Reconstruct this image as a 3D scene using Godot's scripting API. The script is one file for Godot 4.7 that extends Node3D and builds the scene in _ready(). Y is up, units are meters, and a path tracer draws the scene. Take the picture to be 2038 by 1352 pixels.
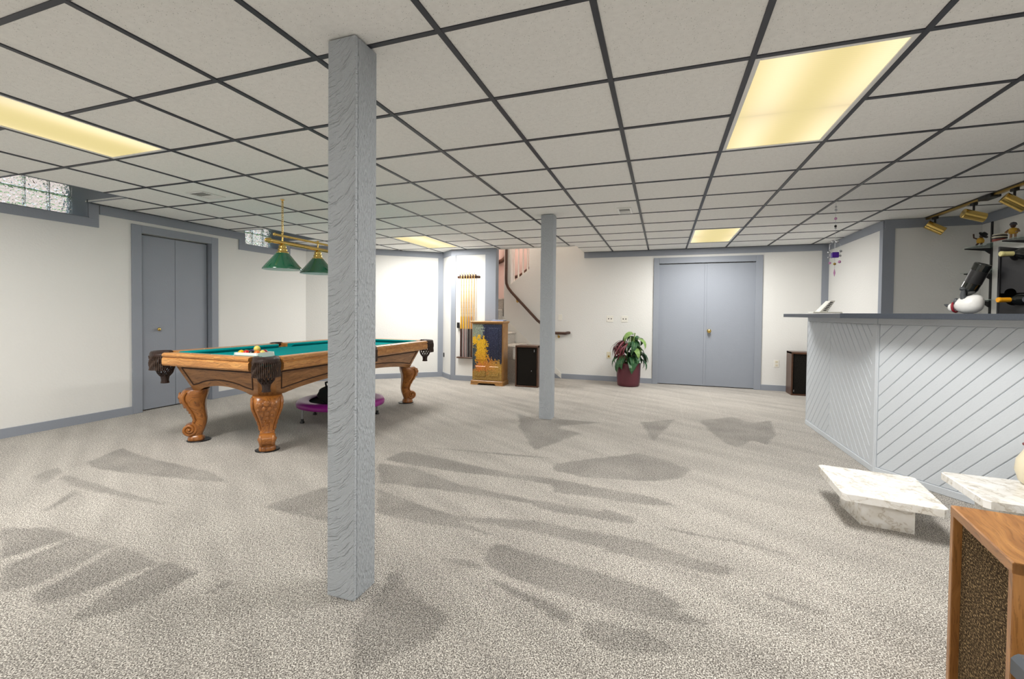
extends Node3D
# A finished basement: room axes follow the ceiling grid. P(x, y, d): x to the right, y up, d metres deep into the room from the camera.

const T := 0.6096          # ceiling module
const GX := -0.2567        # a grid line across
const GZ := 1.6509         # a grid line in depth
const CEIL := 2.34
const XL := -5.78          # left wall
const ZB := 8.38           # back wall
const XR := 3.3            # right wall
const ZF := -4.2           # wall behind the camera
var M := {}
var taken := {}
var rng := RandomNumberGenerator.new()

func P(x: float, y: float, d: float) -> Vector3:
	return Vector3(x, y, -d)

func c8(r: int, g: int, b: int) -> Color:
	return Color8(r, g, b)

# ---------------------------------------------------------------- mesh builder
class MB:
	var v := PackedVector3Array()
	var n := PackedVector3Array()
	var t := PackedVector2Array()
	var t2 := PackedVector2Array()
	var c := PackedColorArray()
	var col := Color.WHITE
	var xf := Transform3D.IDENTITY
	var grain := Vector3.RIGHT
	var uvo := Vector2.ZERO

	func uv_of(p: Vector3, nr: Vector3) -> Vector2:
		var g := grain
		if absf(nr.dot(g)) > 0.8:
			g = Vector3.UP if absf(grain.y) < 0.8 else Vector3.RIGHT
		var w := nr.cross(g).normalized()
		var u := w.cross(nr).normalized()
		return Vector2(p.dot(u), p.dot(w)) + uvo

	func put(p: Vector3, nr: Vector3, uv = null) -> void:
		t.append(uv_of(p, nr) if uv == null else uv)
		v.append(xf * p)
		n.append((xf.basis * nr).normalized())
		c.append(col)

	func tri(a: Vector3, b: Vector3, d: Vector3, na: Vector3, nb: Vector3, nd: Vector3, ua = null, ub = null, ud = null) -> void:
		put(a, na, ua); put(d, nd, ud); put(b, nb, ub)

	func poly(pts: Array, out: Vector3, uvs: Array = []) -> void:
		var nr := Vector3.ZERO
		for i in range(1, pts.size() - 1):
			nr += (pts[i] - pts[0]).cross(pts[i + 1] - pts[0])
		if nr.length() < 1e-12:
			return
		nr = nr.normalized()
		var flip := nr.dot(out) < 0.0
		if flip:
			nr = -nr
		for i in range(1, pts.size() - 1):
			var j := i + 1 if not flip else i
			var k := i if not flip else i + 1
			if uvs.is_empty():
				tri(pts[0], pts[k], pts[j], nr, nr, nr)
			else:
				tri(pts[0], pts[k], pts[j], nr, nr, nr, uvs[0], uvs[k], uvs[j])

	func box(a: Vector3, b: Vector3, bev := 0.0) -> void:
		var lo := a.min(b)
		var hi := a.max(b)
		var s := (hi - lo)
		bev = minf(bev, 0.45 * minf(s.x, minf(s.y, s.z)))
		var m := (lo + hi) * 0.5
		var h := s * 0.5
		for ax in 3:
			var u := (ax + 1) % 3
			var w := (ax + 2) % 3
			for sg in [-1.0, 1.0]:
				var q := []
				for k in [[-1, -1], [1, -1], [1, 1], [-1, 1]]:
					var p := m
					p[ax] += sg * h[ax]
					p[u] += k[0] * (h[u] - bev)
					p[w] += k[1] * (h[w] - bev)
					q.append(p)
				var o := Vector3.ZERO
				o[ax] = sg
				poly(q, o)
		if bev <= 0.0:
			return
		for ax in 3:
			var u := (ax + 1) % 3
			var w := (ax + 2) % 3
			for su in [-1.0, 1.0]:
				for sw in [-1.0, 1.0]:
					var q := []
					for k in [[-1, 0], [1, 0], [1, 1], [-1, 1]]:
						var p := m
						p[ax] += k[0] * (h[ax] - bev)
						p[u] += su * (h[u] - (bev if k[1] == 1 else 0.0))
						p[w] += sw * (h[w] - (0.0 if k[1] == 1 else bev))
						q.append(p)
					var o := Vector3.ZERO
					o[u] = su
					o[w] = sw
					poly(q, o)
		for sx in [-1.0, 1.0]:
			for sy in [-1.0, 1.0]:
				for sz in [-1.0, 1.0]:
					var d := Vector3(sx, sy, sz)
					var q := []
					for ax in 3:
						var p := m + d * (h - Vector3.ONE * bev)
						p[ax] = m[ax] + d[ax] * h[ax]
						q.append(p)
					poly(q, d)

	# a flat outline pushed along az; the far face may be chamfered (convex outlines only)
	func extrude(pts: PackedVector2Array, o: Vector3, ax: Vector3, ay: Vector3, az: Vector3, bev := 0.0) -> void:
		if pts.size() < 3:
			return
		var area := 0.0
		for i in pts.size():
			area += pts[i].cross(pts[(i + 1) % pts.size()])
		if area < 0.0:
			pts = pts.duplicate()
			pts.reverse()
		var N := pts.size()
		var up := az.normalized()
		var top := pts
		if bev > 0.0:
			top = PackedVector2Array()
			for i in N:
				var e0 := (pts[i] - pts[(i + N - 1) % N]).normalized()
				var e1 := (pts[(i + 1) % N] - pts[i]).normalized()
				var n0 := Vector2(-e0.y, e0.x)
				var n1 := Vector2(-e1.y, e1.x)
				var mm := n0 + n1
				var dd := maxf(mm.dot(n0), 0.3)
				top.append(pts[i] + mm * (bev / dd))
		var h := az.length()
		var h0 := maxf(h - bev, 0.0)
		var hand := ax.cross(ay).dot(up)
		var ix := Geometry2D.triangulate_polygon(pts)
		for i in range(0, ix.size(), 3):
			var lo := []
			var hi := []
			for k in 3:
				var a: Vector2 = pts[ix[i + k]]
				var b: Vector2 = top[ix[i + k]]
				lo.append(o + ax * a.x + ay * a.y)
				hi.append(o + ax * b.x + ay * b.y + up * h)
			poly(lo, -up)
			poly(hi, up)
		for i in N:
			var j := (i + 1) % N
			var a: Vector2 = pts[i]
			var b: Vector2 = pts[j]
			var e := (b - a)
			var out2 := Vector2(e.y, -e.x)
			var out := ax * out2.x + ay * out2.y
			var A := o + ax * a.x + ay * a.y
			var B := o + ax * b.x + ay * b.y
			poly([A, B, B + up * h0, A + up * h0], out)
			if bev > 0.0:
				var a2: Vector2 = top[i]
				var b2: Vector2 = top[j]
				poly([A + up * h0, B + up * h0, o + ax * b2.x + ay * b2.y + up * h, o + ax * a2.x + ay * a2.y + up * h], out.normalized() + up)

	# footprint in (x, d) pulled up from y0 to y1, in room axes
	func foot(pts: Array, y0: float, y1: float, bev := 0.0) -> void:
		var q := PackedVector2Array()
		for p in pts:
			q.append(Vector2(p[0], p[1]))
		extrude(q, Vector3(0, y0, 0), Vector3.RIGHT, Vector3(0, 0, -1), Vector3.UP * (y1 - y0), bev)

	# rings of equal length joined with smooth normals; coinciding rings make a sharp edge
	func rings(rs: Array, cap0 := true, cap1 := true, closed := true) -> void:
		var R := rs.size()
		var N: int = rs[0].size()
		var nor := []
		var sgn := 0.0
		for i in R:
			var cen := Vector3.ZERO
			for p in rs[i]:
				cen += p
			cen /= N
			var row := []
			var up_i := i
			if i + 1 < R and rs[i][0].distance_to(rs[i + 1][0]) + rs[i][N / 2].distance_to(rs[i + 1][N / 2]) > 1e-6:
				up_i = i + 1
			var dn_i := i
			if i > 0 and rs[i][0].distance_to(rs[i - 1][0]) + rs[i][N / 2].distance_to(rs[i - 1][N / 2]) > 1e-6:
				dn_i = i - 1
			for k in N:
				var k1 := (k + 1) % N if closed else mini(k + 1, N - 1)
				var k0 := (k + N - 1) % N if closed else maxi(k - 1, 0)
				var du: Vector3 = rs[i][k1] - rs[i][k0]
				if du.length() < 1e-7:
					var alt: int = up_i if up_i != i else dn_i
					du = rs[alt][k1] - rs[alt][k0]
				var dv: Vector3 = rs[up_i][k] - rs[dn_i][k]
				var q := du.cross(dv)
				if q.length() < 1e-14:
					q = (rs[i][k] - cen)
				q = q.normalized() if q.length() > 0.0 else Vector3.UP
				row.append(q)
				sgn += q.dot(rs[i][k] - cen)
			nor.append(row)
		var s := 1.0 if sgn >= 0.0 else -1.0
		for i in R - 1:
			for k in (N if closed else N - 1):
				var k1 := (k + 1) % N
				var a: Vector3 = rs[i][k]
				var b: Vector3 = rs[i][k1]
				var d: Vector3 = rs[i + 1][k1]
				var e: Vector3 = rs[i + 1][k]
				var na: Vector3 = nor[i][k] * s
				var nb: Vector3 = nor[i][k1] * s
				var nd: Vector3 = nor[i + 1][k1] * s
				var ne: Vector3 = nor[i + 1][k] * s
				for q in [[a, b, d, na, nb, nd], [a, d, e, na, nd, ne]]:
					var g: Vector3 = (q[1] - q[0]).cross(q[2] - q[0])
					if g.length() < 1e-13:
						continue
					if g.dot(q[3] + q[4] + q[5]) >= 0.0:
						tri(q[0], q[1], q[2], q[3], q[4], q[5])
					else:
						tri(q[0], q[2], q[1], q[3], q[5], q[4])
		if cap0:
			poly(rs[0], rs[0][0] - rs[1][0] if R > 1 else Vector3.DOWN)
		if cap1:
			poly(rs[R - 1], rs[R - 1][0] - rs[R - 2][0])

	func lathe(prof: Array, seg := 20, o := Vector3.ZERO, axis := Vector3.UP, cap0 := true, cap1 := true) -> void:
		var ax := axis.normalized()
		var u := ax.cross(Vector3.RIGHT if absf(ax.x) < 0.9 else Vector3.UP).normalized()
		var w := ax.cross(u)
		var rs := []
		for p in prof:
			var r := []
			for k in seg:
				var a := TAU * k / seg
				r.append(o + ax * p[1] + (u * cos(a) + w * sin(a)) * maxf(p[0], 0.00005))
			rs.append(r)
		rings(rs, cap0, cap1)

	func tube(path: Array, rad, seg := 8, caps := true) -> void:
		var rs := []
		var up := Vector3.UP
		var L := path.size()
		for i in L:
			var d: Vector3 = (path[mini(i + 1, L - 1)] - path[maxi(i - 1, 0)]).normalized()
			if i == 0 and absf(d.dot(up)) > 0.9:
				up = Vector3.RIGHT
			var u := (up - d * up.dot(d)).normalized()
			up = u
			var w := d.cross(u)
			var r: float = rad[i] if rad is Array else rad
			var ring := []
			for k in seg:
				var a := TAU * k / seg
				ring.append(path[i] + (u * cos(a) + w * sin(a)) * r)
			rs.append(ring)
		rings(rs, caps, caps)

	func ball(o: Vector3, r: Vector3, seg := 16, rows := 10) -> void:
		var rs := []
		for i in rows + 1:
			var a := PI * i / rows
			var ring := []
			for k in seg:
				var b := TAU * k / seg
				var rr := maxf(sin(a), 0.0005)
				ring.append(o + Vector3(cos(b) * rr * r.x, -cos(a) * r.y, sin(b) * rr * r.z))
			rs.append(ring)
		rings(rs, false, false)

	func torus(o: Vector3, R: float, r: float, ax := Vector3.UP, seg := 24, sides := 8, sx := 1.0) -> void:
		var u := ax.cross(Vector3.RIGHT if absf(ax.x) < 0.9 else Vector3.FORWARD).normalized()
		var w := ax.cross(u)
		var rs := []
		for i in seg + 1:
			var a := TAU * i / seg
			var e := u * cos(a) * sx + w * sin(a)
			var ring := []
			for k in sides:
				var b := TAU * k / sides
				ring.append(o + e * (R + r * cos(b)) + ax * r * sin(b))
			rs.append(ring)
		rings(rs, false, false)

	func mesh() -> ArrayMesh:
		var a := []
		a.resize(Mesh.ARRAY_MAX)
		a[Mesh.ARRAY_VERTEX] = v
		a[Mesh.ARRAY_NORMAL] = n
		a[Mesh.ARRAY_TEX_UV] = t
		if t2.size() == v.size():
			a[Mesh.ARRAY_TEX_UV2] = t2
		a[Mesh.ARRAY_COLOR] = c
		var m := ArrayMesh.new()
		m.add_surface_from_arrays(Mesh.PRIMITIVE_TRIANGLES, a)
		return m

# ---------------------------------------------------------------- scene helpers
func numbered(called: String) -> String:
	var k: int = taken.get(called, 0)
	taken[called] = k + 1
	return called if k == 0 else "%s_%03d" % [called, k]

func obj(called: String, mb, m: Material, parent: Node = null) -> MeshInstance3D:
	var o := MeshInstance3D.new()
	o.name = called if parent else numbered(called)
	o.mesh = mb.mesh() if mb is MB else mb
	o.material_override = m
	if parent:
		parent.add_child(o, true)
	else:
		add_child(o, true)
	return o

func tag(o: Node, label: String, category: String, group := "") -> Node:
	o.set_meta("label", label)
	o.set_meta("category", category)
	if group:
		o.set_meta("group", group)
	return o

func thing(called: String, label: String, category: String, at := Vector3.ZERO, turn := 0.0, group := "") -> Node3D:
	var o := Node3D.new()
	o.name = numbered(called)
	add_child(o, true)
	o.position = at
	o.rotation.y = turn
	tag(o, label, category, group)
	return o

func struct(called: String, mb, m: Material, label := "", parent: Node = null) -> MeshInstance3D:
	var o := obj(called, mb, m, parent)
	if parent == null:
		o.set_meta("kind", "structure")
		if label:
			o.set_meta("label", label)
	return o

func bx(a: Vector3, b: Vector3, bev := 0.0, grain := Vector3.RIGHT) -> MB:
	var m := MB.new()
	m.grain = grain
	m.uvo = Vector2(rng.randf() * 3.0, rng.randf() * 3.0)
	m.box(a, b, bev)
	return m

# a board standing on the line A-B (x, d), thick to the side of `side` (+1: right of the way from A to B)
func along(A: Vector2, B: Vector2, thick: float, y0: float, y1: float, side := 1.0, m: MB = null, bev := 0.0) -> MB:
	if m == null:
		m = MB.new()
	var e := (B - A).normalized()
	var w := Vector2(e.y, -e.x) * thick * side
	m.grain = Vector3(e.x, 0, -e.y)
	m.foot([[A.x, A.y], [B.x, B.y], [B.x + w.x, B.y + w.y], [A.x + w.x, A.y + w.y]], y0, y1, bev)
	return m

# ---------------------------------------------------------------- materials
func noise(seed_: int, freq: float, oct := 3, kind := FastNoiseLite.TYPE_SIMPLEX_SMOOTH) -> FastNoiseLite:
	var f := FastNoiseLite.new()
	f.seed = seed_
	f.frequency = freq
	f.noise_type = kind
	f.fractal_octaves = oct
	if oct <= 1:
		f.fractal_type = FastNoiseLite.FRACTAL_NONE
	return f

func tex(im: Image) -> ImageTexture:
	im.generate_mipmaps()
	return ImageTexture.create_from_image(im)

func paint(called: String, col: Color, rough := 0.6, metal := 0.0, spec := 0.5) -> StandardMaterial3D:
	var m := StandardMaterial3D.new()
	m.resource_name = called
	m.albedo_color = col
	m.roughness = rough
	m.metallic = metal
	m.metallic_specular = spec
	M[called] = m
	return m

func bump(m: StandardMaterial3D, im: Image, cm: float) -> void:
	m.heightmap_enabled = true
	m.heightmap_texture = tex(im)
	m.heightmap_scale = cm

func wood(called: String, dark: Color, light: Color, seed_: int, scale: float, rough := 0.4, coat := 0.0, fleck := 0.28) -> StandardMaterial3D:
	var W := 512
	var H := 256
	var im := Image.create(W, H, false, Image.FORMAT_RGB8)
	var a := noise(seed_, 0.02, 3)
	var b := noise(seed_ + 1, 0.11, 2)
	var d := noise(seed_ + 2, 0.006, 2)
	for y in H:
		for x in W:
			var warp := d.get_noise_2d(x * 1.0, y * 2.0) * 16.0
			var g := a.get_noise_2d(x * 0.16, (y + warp) * 2.6) * 0.5 + 0.5
			var f := b.get_noise_2d(x * 0.12, (y + warp) * 3.0)
			var s := clampf(g * 1.15 - 0.1 + 0.22 * f, 0.0, 1.0)
			var q := dark.lerp(light, s)
			if f < -0.42:
				q = q.darkened(fleck)
			im.set_pixel(x, y, q)
	var m := paint(called, Color.WHITE, rough)
	m.albedo_texture = tex(im)
	m.uv1_scale = Vector3(scale, scale * 2.0, 1)
	if coat > 0.0:
		m.clearcoat_enabled = true
		m.clearcoat = coat
		m.clearcoat_roughness = 0.2
	return m

func make_materials() -> void:
	# walls and grey paint
	var soft := noise(11, 0.06, 3).get_seamless_image(256, 256)
	var w := paint("wall_paint", c8(230, 230, 228), 0.8, 0.0, 0.3)
	bump(w, soft, 0.12)
	w.uv1_scale = Vector3(2.2, 2.2, 1)
	var g := paint("grey_paint", c8(147, 153, 164), 0.5, 0.0, 0.4)
	bump(g, soft, 0.06)
	g.uv1_scale = Vector3(3, 3, 1)
	paint("dark_gap", c8(20, 20, 22), 0.9)
	paint("pink_paint", c8(200, 178, 173), 0.8)
	paint("white_gloss", c8(235, 233, 228), 0.35)
	# rough-sawn painted posts: band-saw arcs as relief only
	var sw := Image.create(1024, 160, false, Image.FORMAT_L8)
	var sn := noise(5, 0.05, 3)
	var s2 := noise(6, 0.012, 2)
	var s3 := noise(7, 0.2, 2)
	for y in 160:
		for x in 1024:
			var t := y / 160.0
			var arc := x + 150.0 * t * (1.6 - 0.75 * t) + 7.0 * s2.get_noise_2d(x, y * 2.0)
			var q := 0.72 + 0.12 * s3.get_noise_2d(x, y) + 0.1 * sn.get_noise_2d(arc * 1.2, y * 0.3)
			for k in 2:
				var s := arc / (13.0 + 8.0 * k) + 0.37 * k
				var id := floorf(s)
				var hs := absf(sin(id * 12.9898 + k * 78.233) * 43758.5453)
				hs -= floorf(hs)
				var fr := s - id - 0.3 - 0.4 * hs
				var on := clampf(2.2 * sn.get_noise_2d(id * 37.0 + 500.0 * k, y * 0.22) + 0.25, 0.0, 1.0)
				q -= 0.55 * hs * on * exp(-fr * fr * 70.0)
			q = clampf(q, 0.0, 1.0)
			sw.set_pixel(x, y, Color(q, q, q))
	var po := paint("post_paint", c8(190, 196, 203), 0.5, 0.0, 0.4)
	bump(po, sw, 0.9)
	po.uv1_scale = Vector3(1.15, 7.0, 1)
	var sp := Image.create(256, 512, false, Image.FORMAT_L8)
	var pn := noise(15, 0.09, 4)
	for y in 512:
		for x in 256:
			var q := clampf(0.55 + 0.5 * pn.get_noise_2d(x * 0.9, y * 0.55) - (0.45 if pn.get_noise_2d(x + 900.0, y * 0.5) > 0.34 else 0.0), 0.0, 1.0)
			sp.set_pixel(x, y, Color(q, q, q))
	var pr := paint("post_rough", c8(190, 196, 203), 0.6, 0.0, 0.35)
	bump(pr, sp, 0.8)
	pr.uv1_scale = Vector3(1.6, 5.5, 1)
	# ceiling tiles
	var ti := Image.create(512, 512, false, Image.FORMAT_RGB8)
	var th := Image.create(512, 512, false, Image.FORMAT_L8)
	var tn := noise(21, 0.03, 4).get_seamless_image(512, 512)
	for y in 512:
		for x in 512:
			var q: float = tn.get_pixel(x, y).r
			ti.set_pixel(x, y, Color(0.96, 0.96, 0.952) * (0.985 + 0.03 * q))
			th.set_pixel(x, y, Color(0.6 + 0.25 * q, 0, 0))
	rng.seed = 77
	for k in 1500:
		var x := rng.randi_range(1, 509)
		var y := rng.randi_range(1, 509)
		var s := 1 if rng.randf() < 0.8 else 2
		var dk := rng.randf_range(0.62, 0.86)
		ti.fill_rect(Rect2i(x, y, s, s + (1 if rng.randf() < 0.3 else 0)), Color(0.96, 0.96, 0.952) * dk)
		th.fill_rect(Rect2i(x, y, s, s), Color(0.1, 0, 0))
	var tm := paint("ceiling_tile", Color.WHITE, 0.9, 0.0, 0.2)
	tm.albedo_texture = tex(ti)
	bump(tm, th, 0.12)
	tm.uv1_scale = Vector3(1.64, 1.64, 1)
	paint("tee_metal", c8(52, 55, 64), 0.45, 0.0, 0.5)
	# carpet: heathered pile, and where the pile was brushed the other way
	var cn := noise(31, 0.115, 2).get_seamless_image(512, 512)
	var c2 := noise(32, 0.035, 2).get_seamless_image(512, 512)
	var ci := Image.create(512, 512, false, Image.FORMAT_RGB8)
	var ch := Image.create(512, 512, false, Image.FORMAT_L8)
	rng.seed = 5
	for y in 512:
		for x in 512:
			var q: float = (cn.get_pixel(x, y).r - 0.5) * 2.0 + (c2.get_pixel(x, y).r - 0.5) * 0.35 + rng.randf_range(-0.1, 0.1)
			var k := clampf(0.6 + q, 0.0, 1.0)
			ci.set_pixel(x, y, c8(108, 103, 97).lerp(c8(250, 244, 236), k))
			ch.set_pixel(x, y, Color(k, 0, 0))
	var ca := paint("carpet", Color.WHITE, 0.95, 0.0, 0.1)
	ca.albedo_texture = tex(ci)
	bump(ca, ch, 0.5)
	ca.uv1_scale = Vector3(2.3, 2.3, 1)
	ca.rim_enabled = true
	ca.rim = 0.25
	ca.rim_tint = 0.6
	ca.detail_enabled = true
	ca.detail_blend_mode = BaseMaterial3D.BLEND_MODE_MUL
	ca.detail_uv_layer = BaseMaterial3D.DETAIL_UV_2
	ca.detail_albedo = tex(brushed_pile())
	var sc := paint("stair_carpet", Color.WHITE, 0.95, 0.0, 0.1)
	sc.albedo_texture = ca.albedo_texture
	sc.uv1_scale = Vector3(2.3, 2.3, 1)
	# woods
	wood("oak", c8(160, 102, 50), c8(226, 168, 98), 41, 1.2, 0.35, 0.3)
	wood("oak_apron", c8(130, 88, 50), c8(180, 130, 82), 45, 1.0, 0.4, 0.2)
	wood("carved_oak", c8(134, 78, 30), c8(200, 130, 58), 49, 2.2, 0.32, 0.4)
	wood("walnut", c8(58, 36, 24), c8(104, 68, 46), 53, 1.6, 0.4, 0.1)
	wood("teak", c8(150, 98, 50), c8(206, 148, 86), 57, 1.3, 0.35, 0.25, 0.1)
	wood("rail_wood", c8(56, 32, 22), c8(96, 58, 38), 61, 2.0, 0.3, 0.3)
	wood("cabinet_wood", c8(152, 104, 52), c8(206, 156, 92), 65, 1.6, 0.4, 0.2)
	wood("cue_maple", c8(206, 160, 92), c8(238, 204, 142), 69, 2.0, 0.25, 0.5)
	paint("dark_inlay", c8(58, 32, 16), 0.5)
	# cloth, leather, metal, plastic
	var fe := paint("table_felt", c8(8, 146, 148), 0.95, 0.0, 0.15)
	bump(fe, soft, 0.05)
	fe.uv1_scale = Vector3(20, 20, 1)
	var le := paint("leather", c8(52, 34, 28), 0.35, 0.0, 0.5)
	bump(le, soft, 0.15)
	le.uv1_scale = Vector3(8, 8, 1)
	paint("cord", c8(62, 44, 34), 0.6)
	paint("brass", c8(222, 190, 112), 0.22, 1.0)
	paint("brass_satin", c8(196, 164, 92), 0.3, 1.0)
	paint("steel", c8(190, 192, 196), 0.3, 1.0)
	paint("black_plastic", c8(22, 22, 24), 0.4)
	paint("black_metal", c8(26, 26, 30), 0.35)
	paint("black_cloth", c8(20, 20, 22), 0.9)
	paint("purple_vinyl", c8(148, 28, 136), 0.3)
	paint("white_plastic", c8(236, 234, 226), 0.4)
	paint("ivory_plastic", c8(222, 214, 190), 0.45)
	paint("white_enamel", c8(240, 240, 238), 0.3)
	var gs := paint("green_glass", c8(0, 92, 62), 0.08, 0.0, 0.7)
	gs.clearcoat_enabled = true
	gs.clearcoat = 0.6
	gs.clearcoat_roughness = 0.05
	var lam := Image.create(128, 128, false, Image.FORMAT_RGB8)
	rng.seed = 9
	for y in 128:
		for x in 128:
			var q := rng.randf_range(-0.03, 0.03)
			lam.set_pixel(x, y, Color(0.24 + q, 0.26 + q, 0.295 + q))
	var cl := paint("grey_laminate", Color.WHITE, 0.35)
	cl.albedo_texture = tex(lam)
	cl.uv1_scale = Vector3(5, 5, 1)
	var bp := paint("bar_paint", c8(206, 212, 219), 0.45, 0.0, 0.4)
	bump(bp, soft, 0.05)
	bp.uv1_scale = Vector3(4, 4, 1)
	# grille cloths
	for q in [["grille_brown", c8(58, 46, 34), c8(220, 188, 138), 71], ["grille_black", c8(18, 17, 16), c8(70, 64, 58), 75]]:
		var gi := Image.create(256, 256, false, Image.FORMAT_RGB8)
		var gn := noise(q[3], 0.09, 2)
		for y in 256:
			for x in 256:
				var s := clampf(0.42 + 0.75 * gn.get_noise_2d(x * 0.9, y * 1.8) + 0.35 * gn.get_noise_2d(x * 2.6 + 500, y * 2.6), 0.0, 1.0)
				gi.set_pixel(x, y, (q[1] as Color).lerp(q[2], s * s))
		var gm := paint(q[0], Color.WHITE, 0.9, 0.0, 0.2)
		gm.albedo_texture = tex(gi)
		gm.uv1_scale = Vector3(4.0, 4.0, 1)
	# marble
	var mi := Image.create(512, 512, false, Image.FORMAT_RGB8)
	var m1 := noise(81, 0.006, 5)
	var m2 := noise(82, 0.012, 4)
	for y in 512:
		for x in 512:
			var wv := m2.get_noise_2d(x, y) * 70.0
			var r := absf(m1.get_noise_2d(x + wv, y * 1.3 - wv))
			var vein := clampf(1.0 - r * 7.0, 0.0, 1.0)
			var patch := clampf(0.5 + 1.4 * m2.get_noise_2d(x * 0.5 + 300, y * 0.7), 0.0, 1.0)
			var col := c8(232, 228, 220).lerp(c8(250, 249, 247), patch)
			col = col.lerp(c8(168, 156, 138), vein * 0.6 * (1.0 - 0.5 * patch))
			mi.set_pixel(x, y, col)
	var ma := paint("marble", Color.WHITE, 0.18)
	ma.albedo_texture = tex(mi)
	ma.uv1_scale = Vector3(1.5, 1.5, 1)
	# lamps
	# prismatic lens: four tubes show through it as brighter bands
	var le2 := Image.create(128, 256, false, Image.FORMAT_RGB8)
	for y in 256:
		for x in 128:
			var u := x / 128.0
			var tubes := 0.0
			for k in 2:
				tubes += exp(-pow((u - 0.3 - 0.4 * k) / 0.13, 2.0))
			var e := sin(PI * clampf(y / 256.0, 0.0, 1.0))
			var q := 0.80 + 0.16 * tubes * pow(e, 0.3)
			if (x + y) % 4 == 0:
				q *= 0.97
			le2.set_pixel(x, y, Color(minf(q * 1.04, 1.0), q * 0.955, q * (0.64 + 0.12 * tubes)))
	var df := paint("diffuser", c8(120, 112, 92), 0.5)
	df.emission_enabled = true
	df.emission_operator = BaseMaterial3D.EMISSION_OP_MULTIPLY
	df.emission = Color.WHITE
	df.emission_texture = tex(le2)
	df.emission_energy_multiplier = LENS_GLOW
	# leaves
	var lf := Image.create(64, 128, false, Image.FORMAT_RGB8)
	for y in 128:
		for x in 64:
			var u := absf(x - 31.5) / 31.5
			var mid := 1.0 if u < 0.06 else 0.0
			var rib := maxf(0.0, sin((y + u * 26.0) * 0.55)) * 0.25
			lf.set_pixel(x, y, c8(34, 78, 44).lerp(c8(118, 150, 96), clampf(mid * 0.8 + rib * 0.6, 0.0, 1.0)))
	var lm := paint("leaf", Color.WHITE, 0.4)
	lm.albedo_texture = tex(lf)
	var ly := paint("leaf_young", c8(120, 152, 84), 0.4)
	ly.resource_name = "leaf_young"
	paint("leaf_red", c8(104, 34, 46), 0.5)
	paint("pot_glaze", c8(92, 42, 52), 0.25)
	paint("soil", c8(52, 40, 32), 0.95)
	var gb := paint("glass_block", Color(0.96, 1.0, 0.98, 0.04), 0.04)
	gb.transparency = BaseMaterial3D.TRANSPARENCY_ALPHA
	gb.refraction_enabled = true
	gb.refraction_scale = 0.05
	var gl := noise(91, 0.035, 2).get_seamless_image(256, 256)
	bump(gb, gl, 0.9)
	gb.uv1_scale = Vector3(3.0, 3.0, 1)
	paint("mortar", c8(196, 178, 150), 0.9)
	var sh := paint("shelf_glass", Color(0.85, 1.0, 0.95, 0.12), 0.05)
	sh.transparency = BaseMaterial3D.TRANSPARENCY_ALPHA
	var bg := paint("bottle_glass", c8(14, 18, 16), 0.08)
	bg.metallic_specular = 0.7

func brushed_pile() -> Image:
	var W := 1024
	var H := 1024
	var im := Image.create(W, H, false, Image.FORMAT_RGB8)
	var low := noise(101, 0.012, 3)
	var edge := noise(102, 0.045, 3)
	var brush := noise(103, 0.03, 2)
	rng.seed = 61
	var val := PackedFloat32Array()
	val.resize(W * H)
	for y in H:
		for x in W:
			val[y * W + x] = 0.965 + 0.035 * low.get_noise_2d(x, y * 1.6) + 0.065 * brush.get_noise_2d((x * 0.80 - y * 0.60) * 0.16, (x * 0.60 + y * 0.80) * 1.3)
	var x0 := -6.0
	var dx := 9.4 / W
	var z0 := 0.6
	var dz := 7.9 / H
	for q in PILE:
		var pts := PackedVector2Array()
		var lo := Vector2(1e9, 1e9)
		var hi := -lo
		for i in range(0, q.size(), 2):
			var p := Vector2((q[i] - x0) / dx, (q[i + 1] - z0) / dz)
			pts.append(p)
			lo = lo.min(p)
			hi = hi.max(p)
		for y in range(maxi(0, int(lo.y) - 3), mini(H, int(hi.y) + 4)):
			for x in range(maxi(0, int(lo.x) - 3), mini(W, int(hi.x) + 4)):
				var j := Vector2(edge.get_noise_2d(x, y) + rng.randf_range(-1, 1), edge.get_noise_2d(x + 700, y) + rng.randf_range(-1, 1)) * 1.6
				if Geometry2D.is_point_in_polygon(Vector2(x, y) + j, pts):
					val[y * W + x] = minf(val[y * W + x], 0.82 + 0.08 * edge.get_noise_2d(x * 0.4, y * 0.4))
	for y in H:
		for x in W:
			var s := 0.0
			for k in [-1, 0, 1]:
				for l in [-1, 0, 1]:
					s += val[clampi(y + k, 0, H - 1) * W + clampi(x + l, 0, W - 1)]
			var b := s / 9.0
			im.set_pixel(x, y, Color(b, b, b))
	return im


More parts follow.
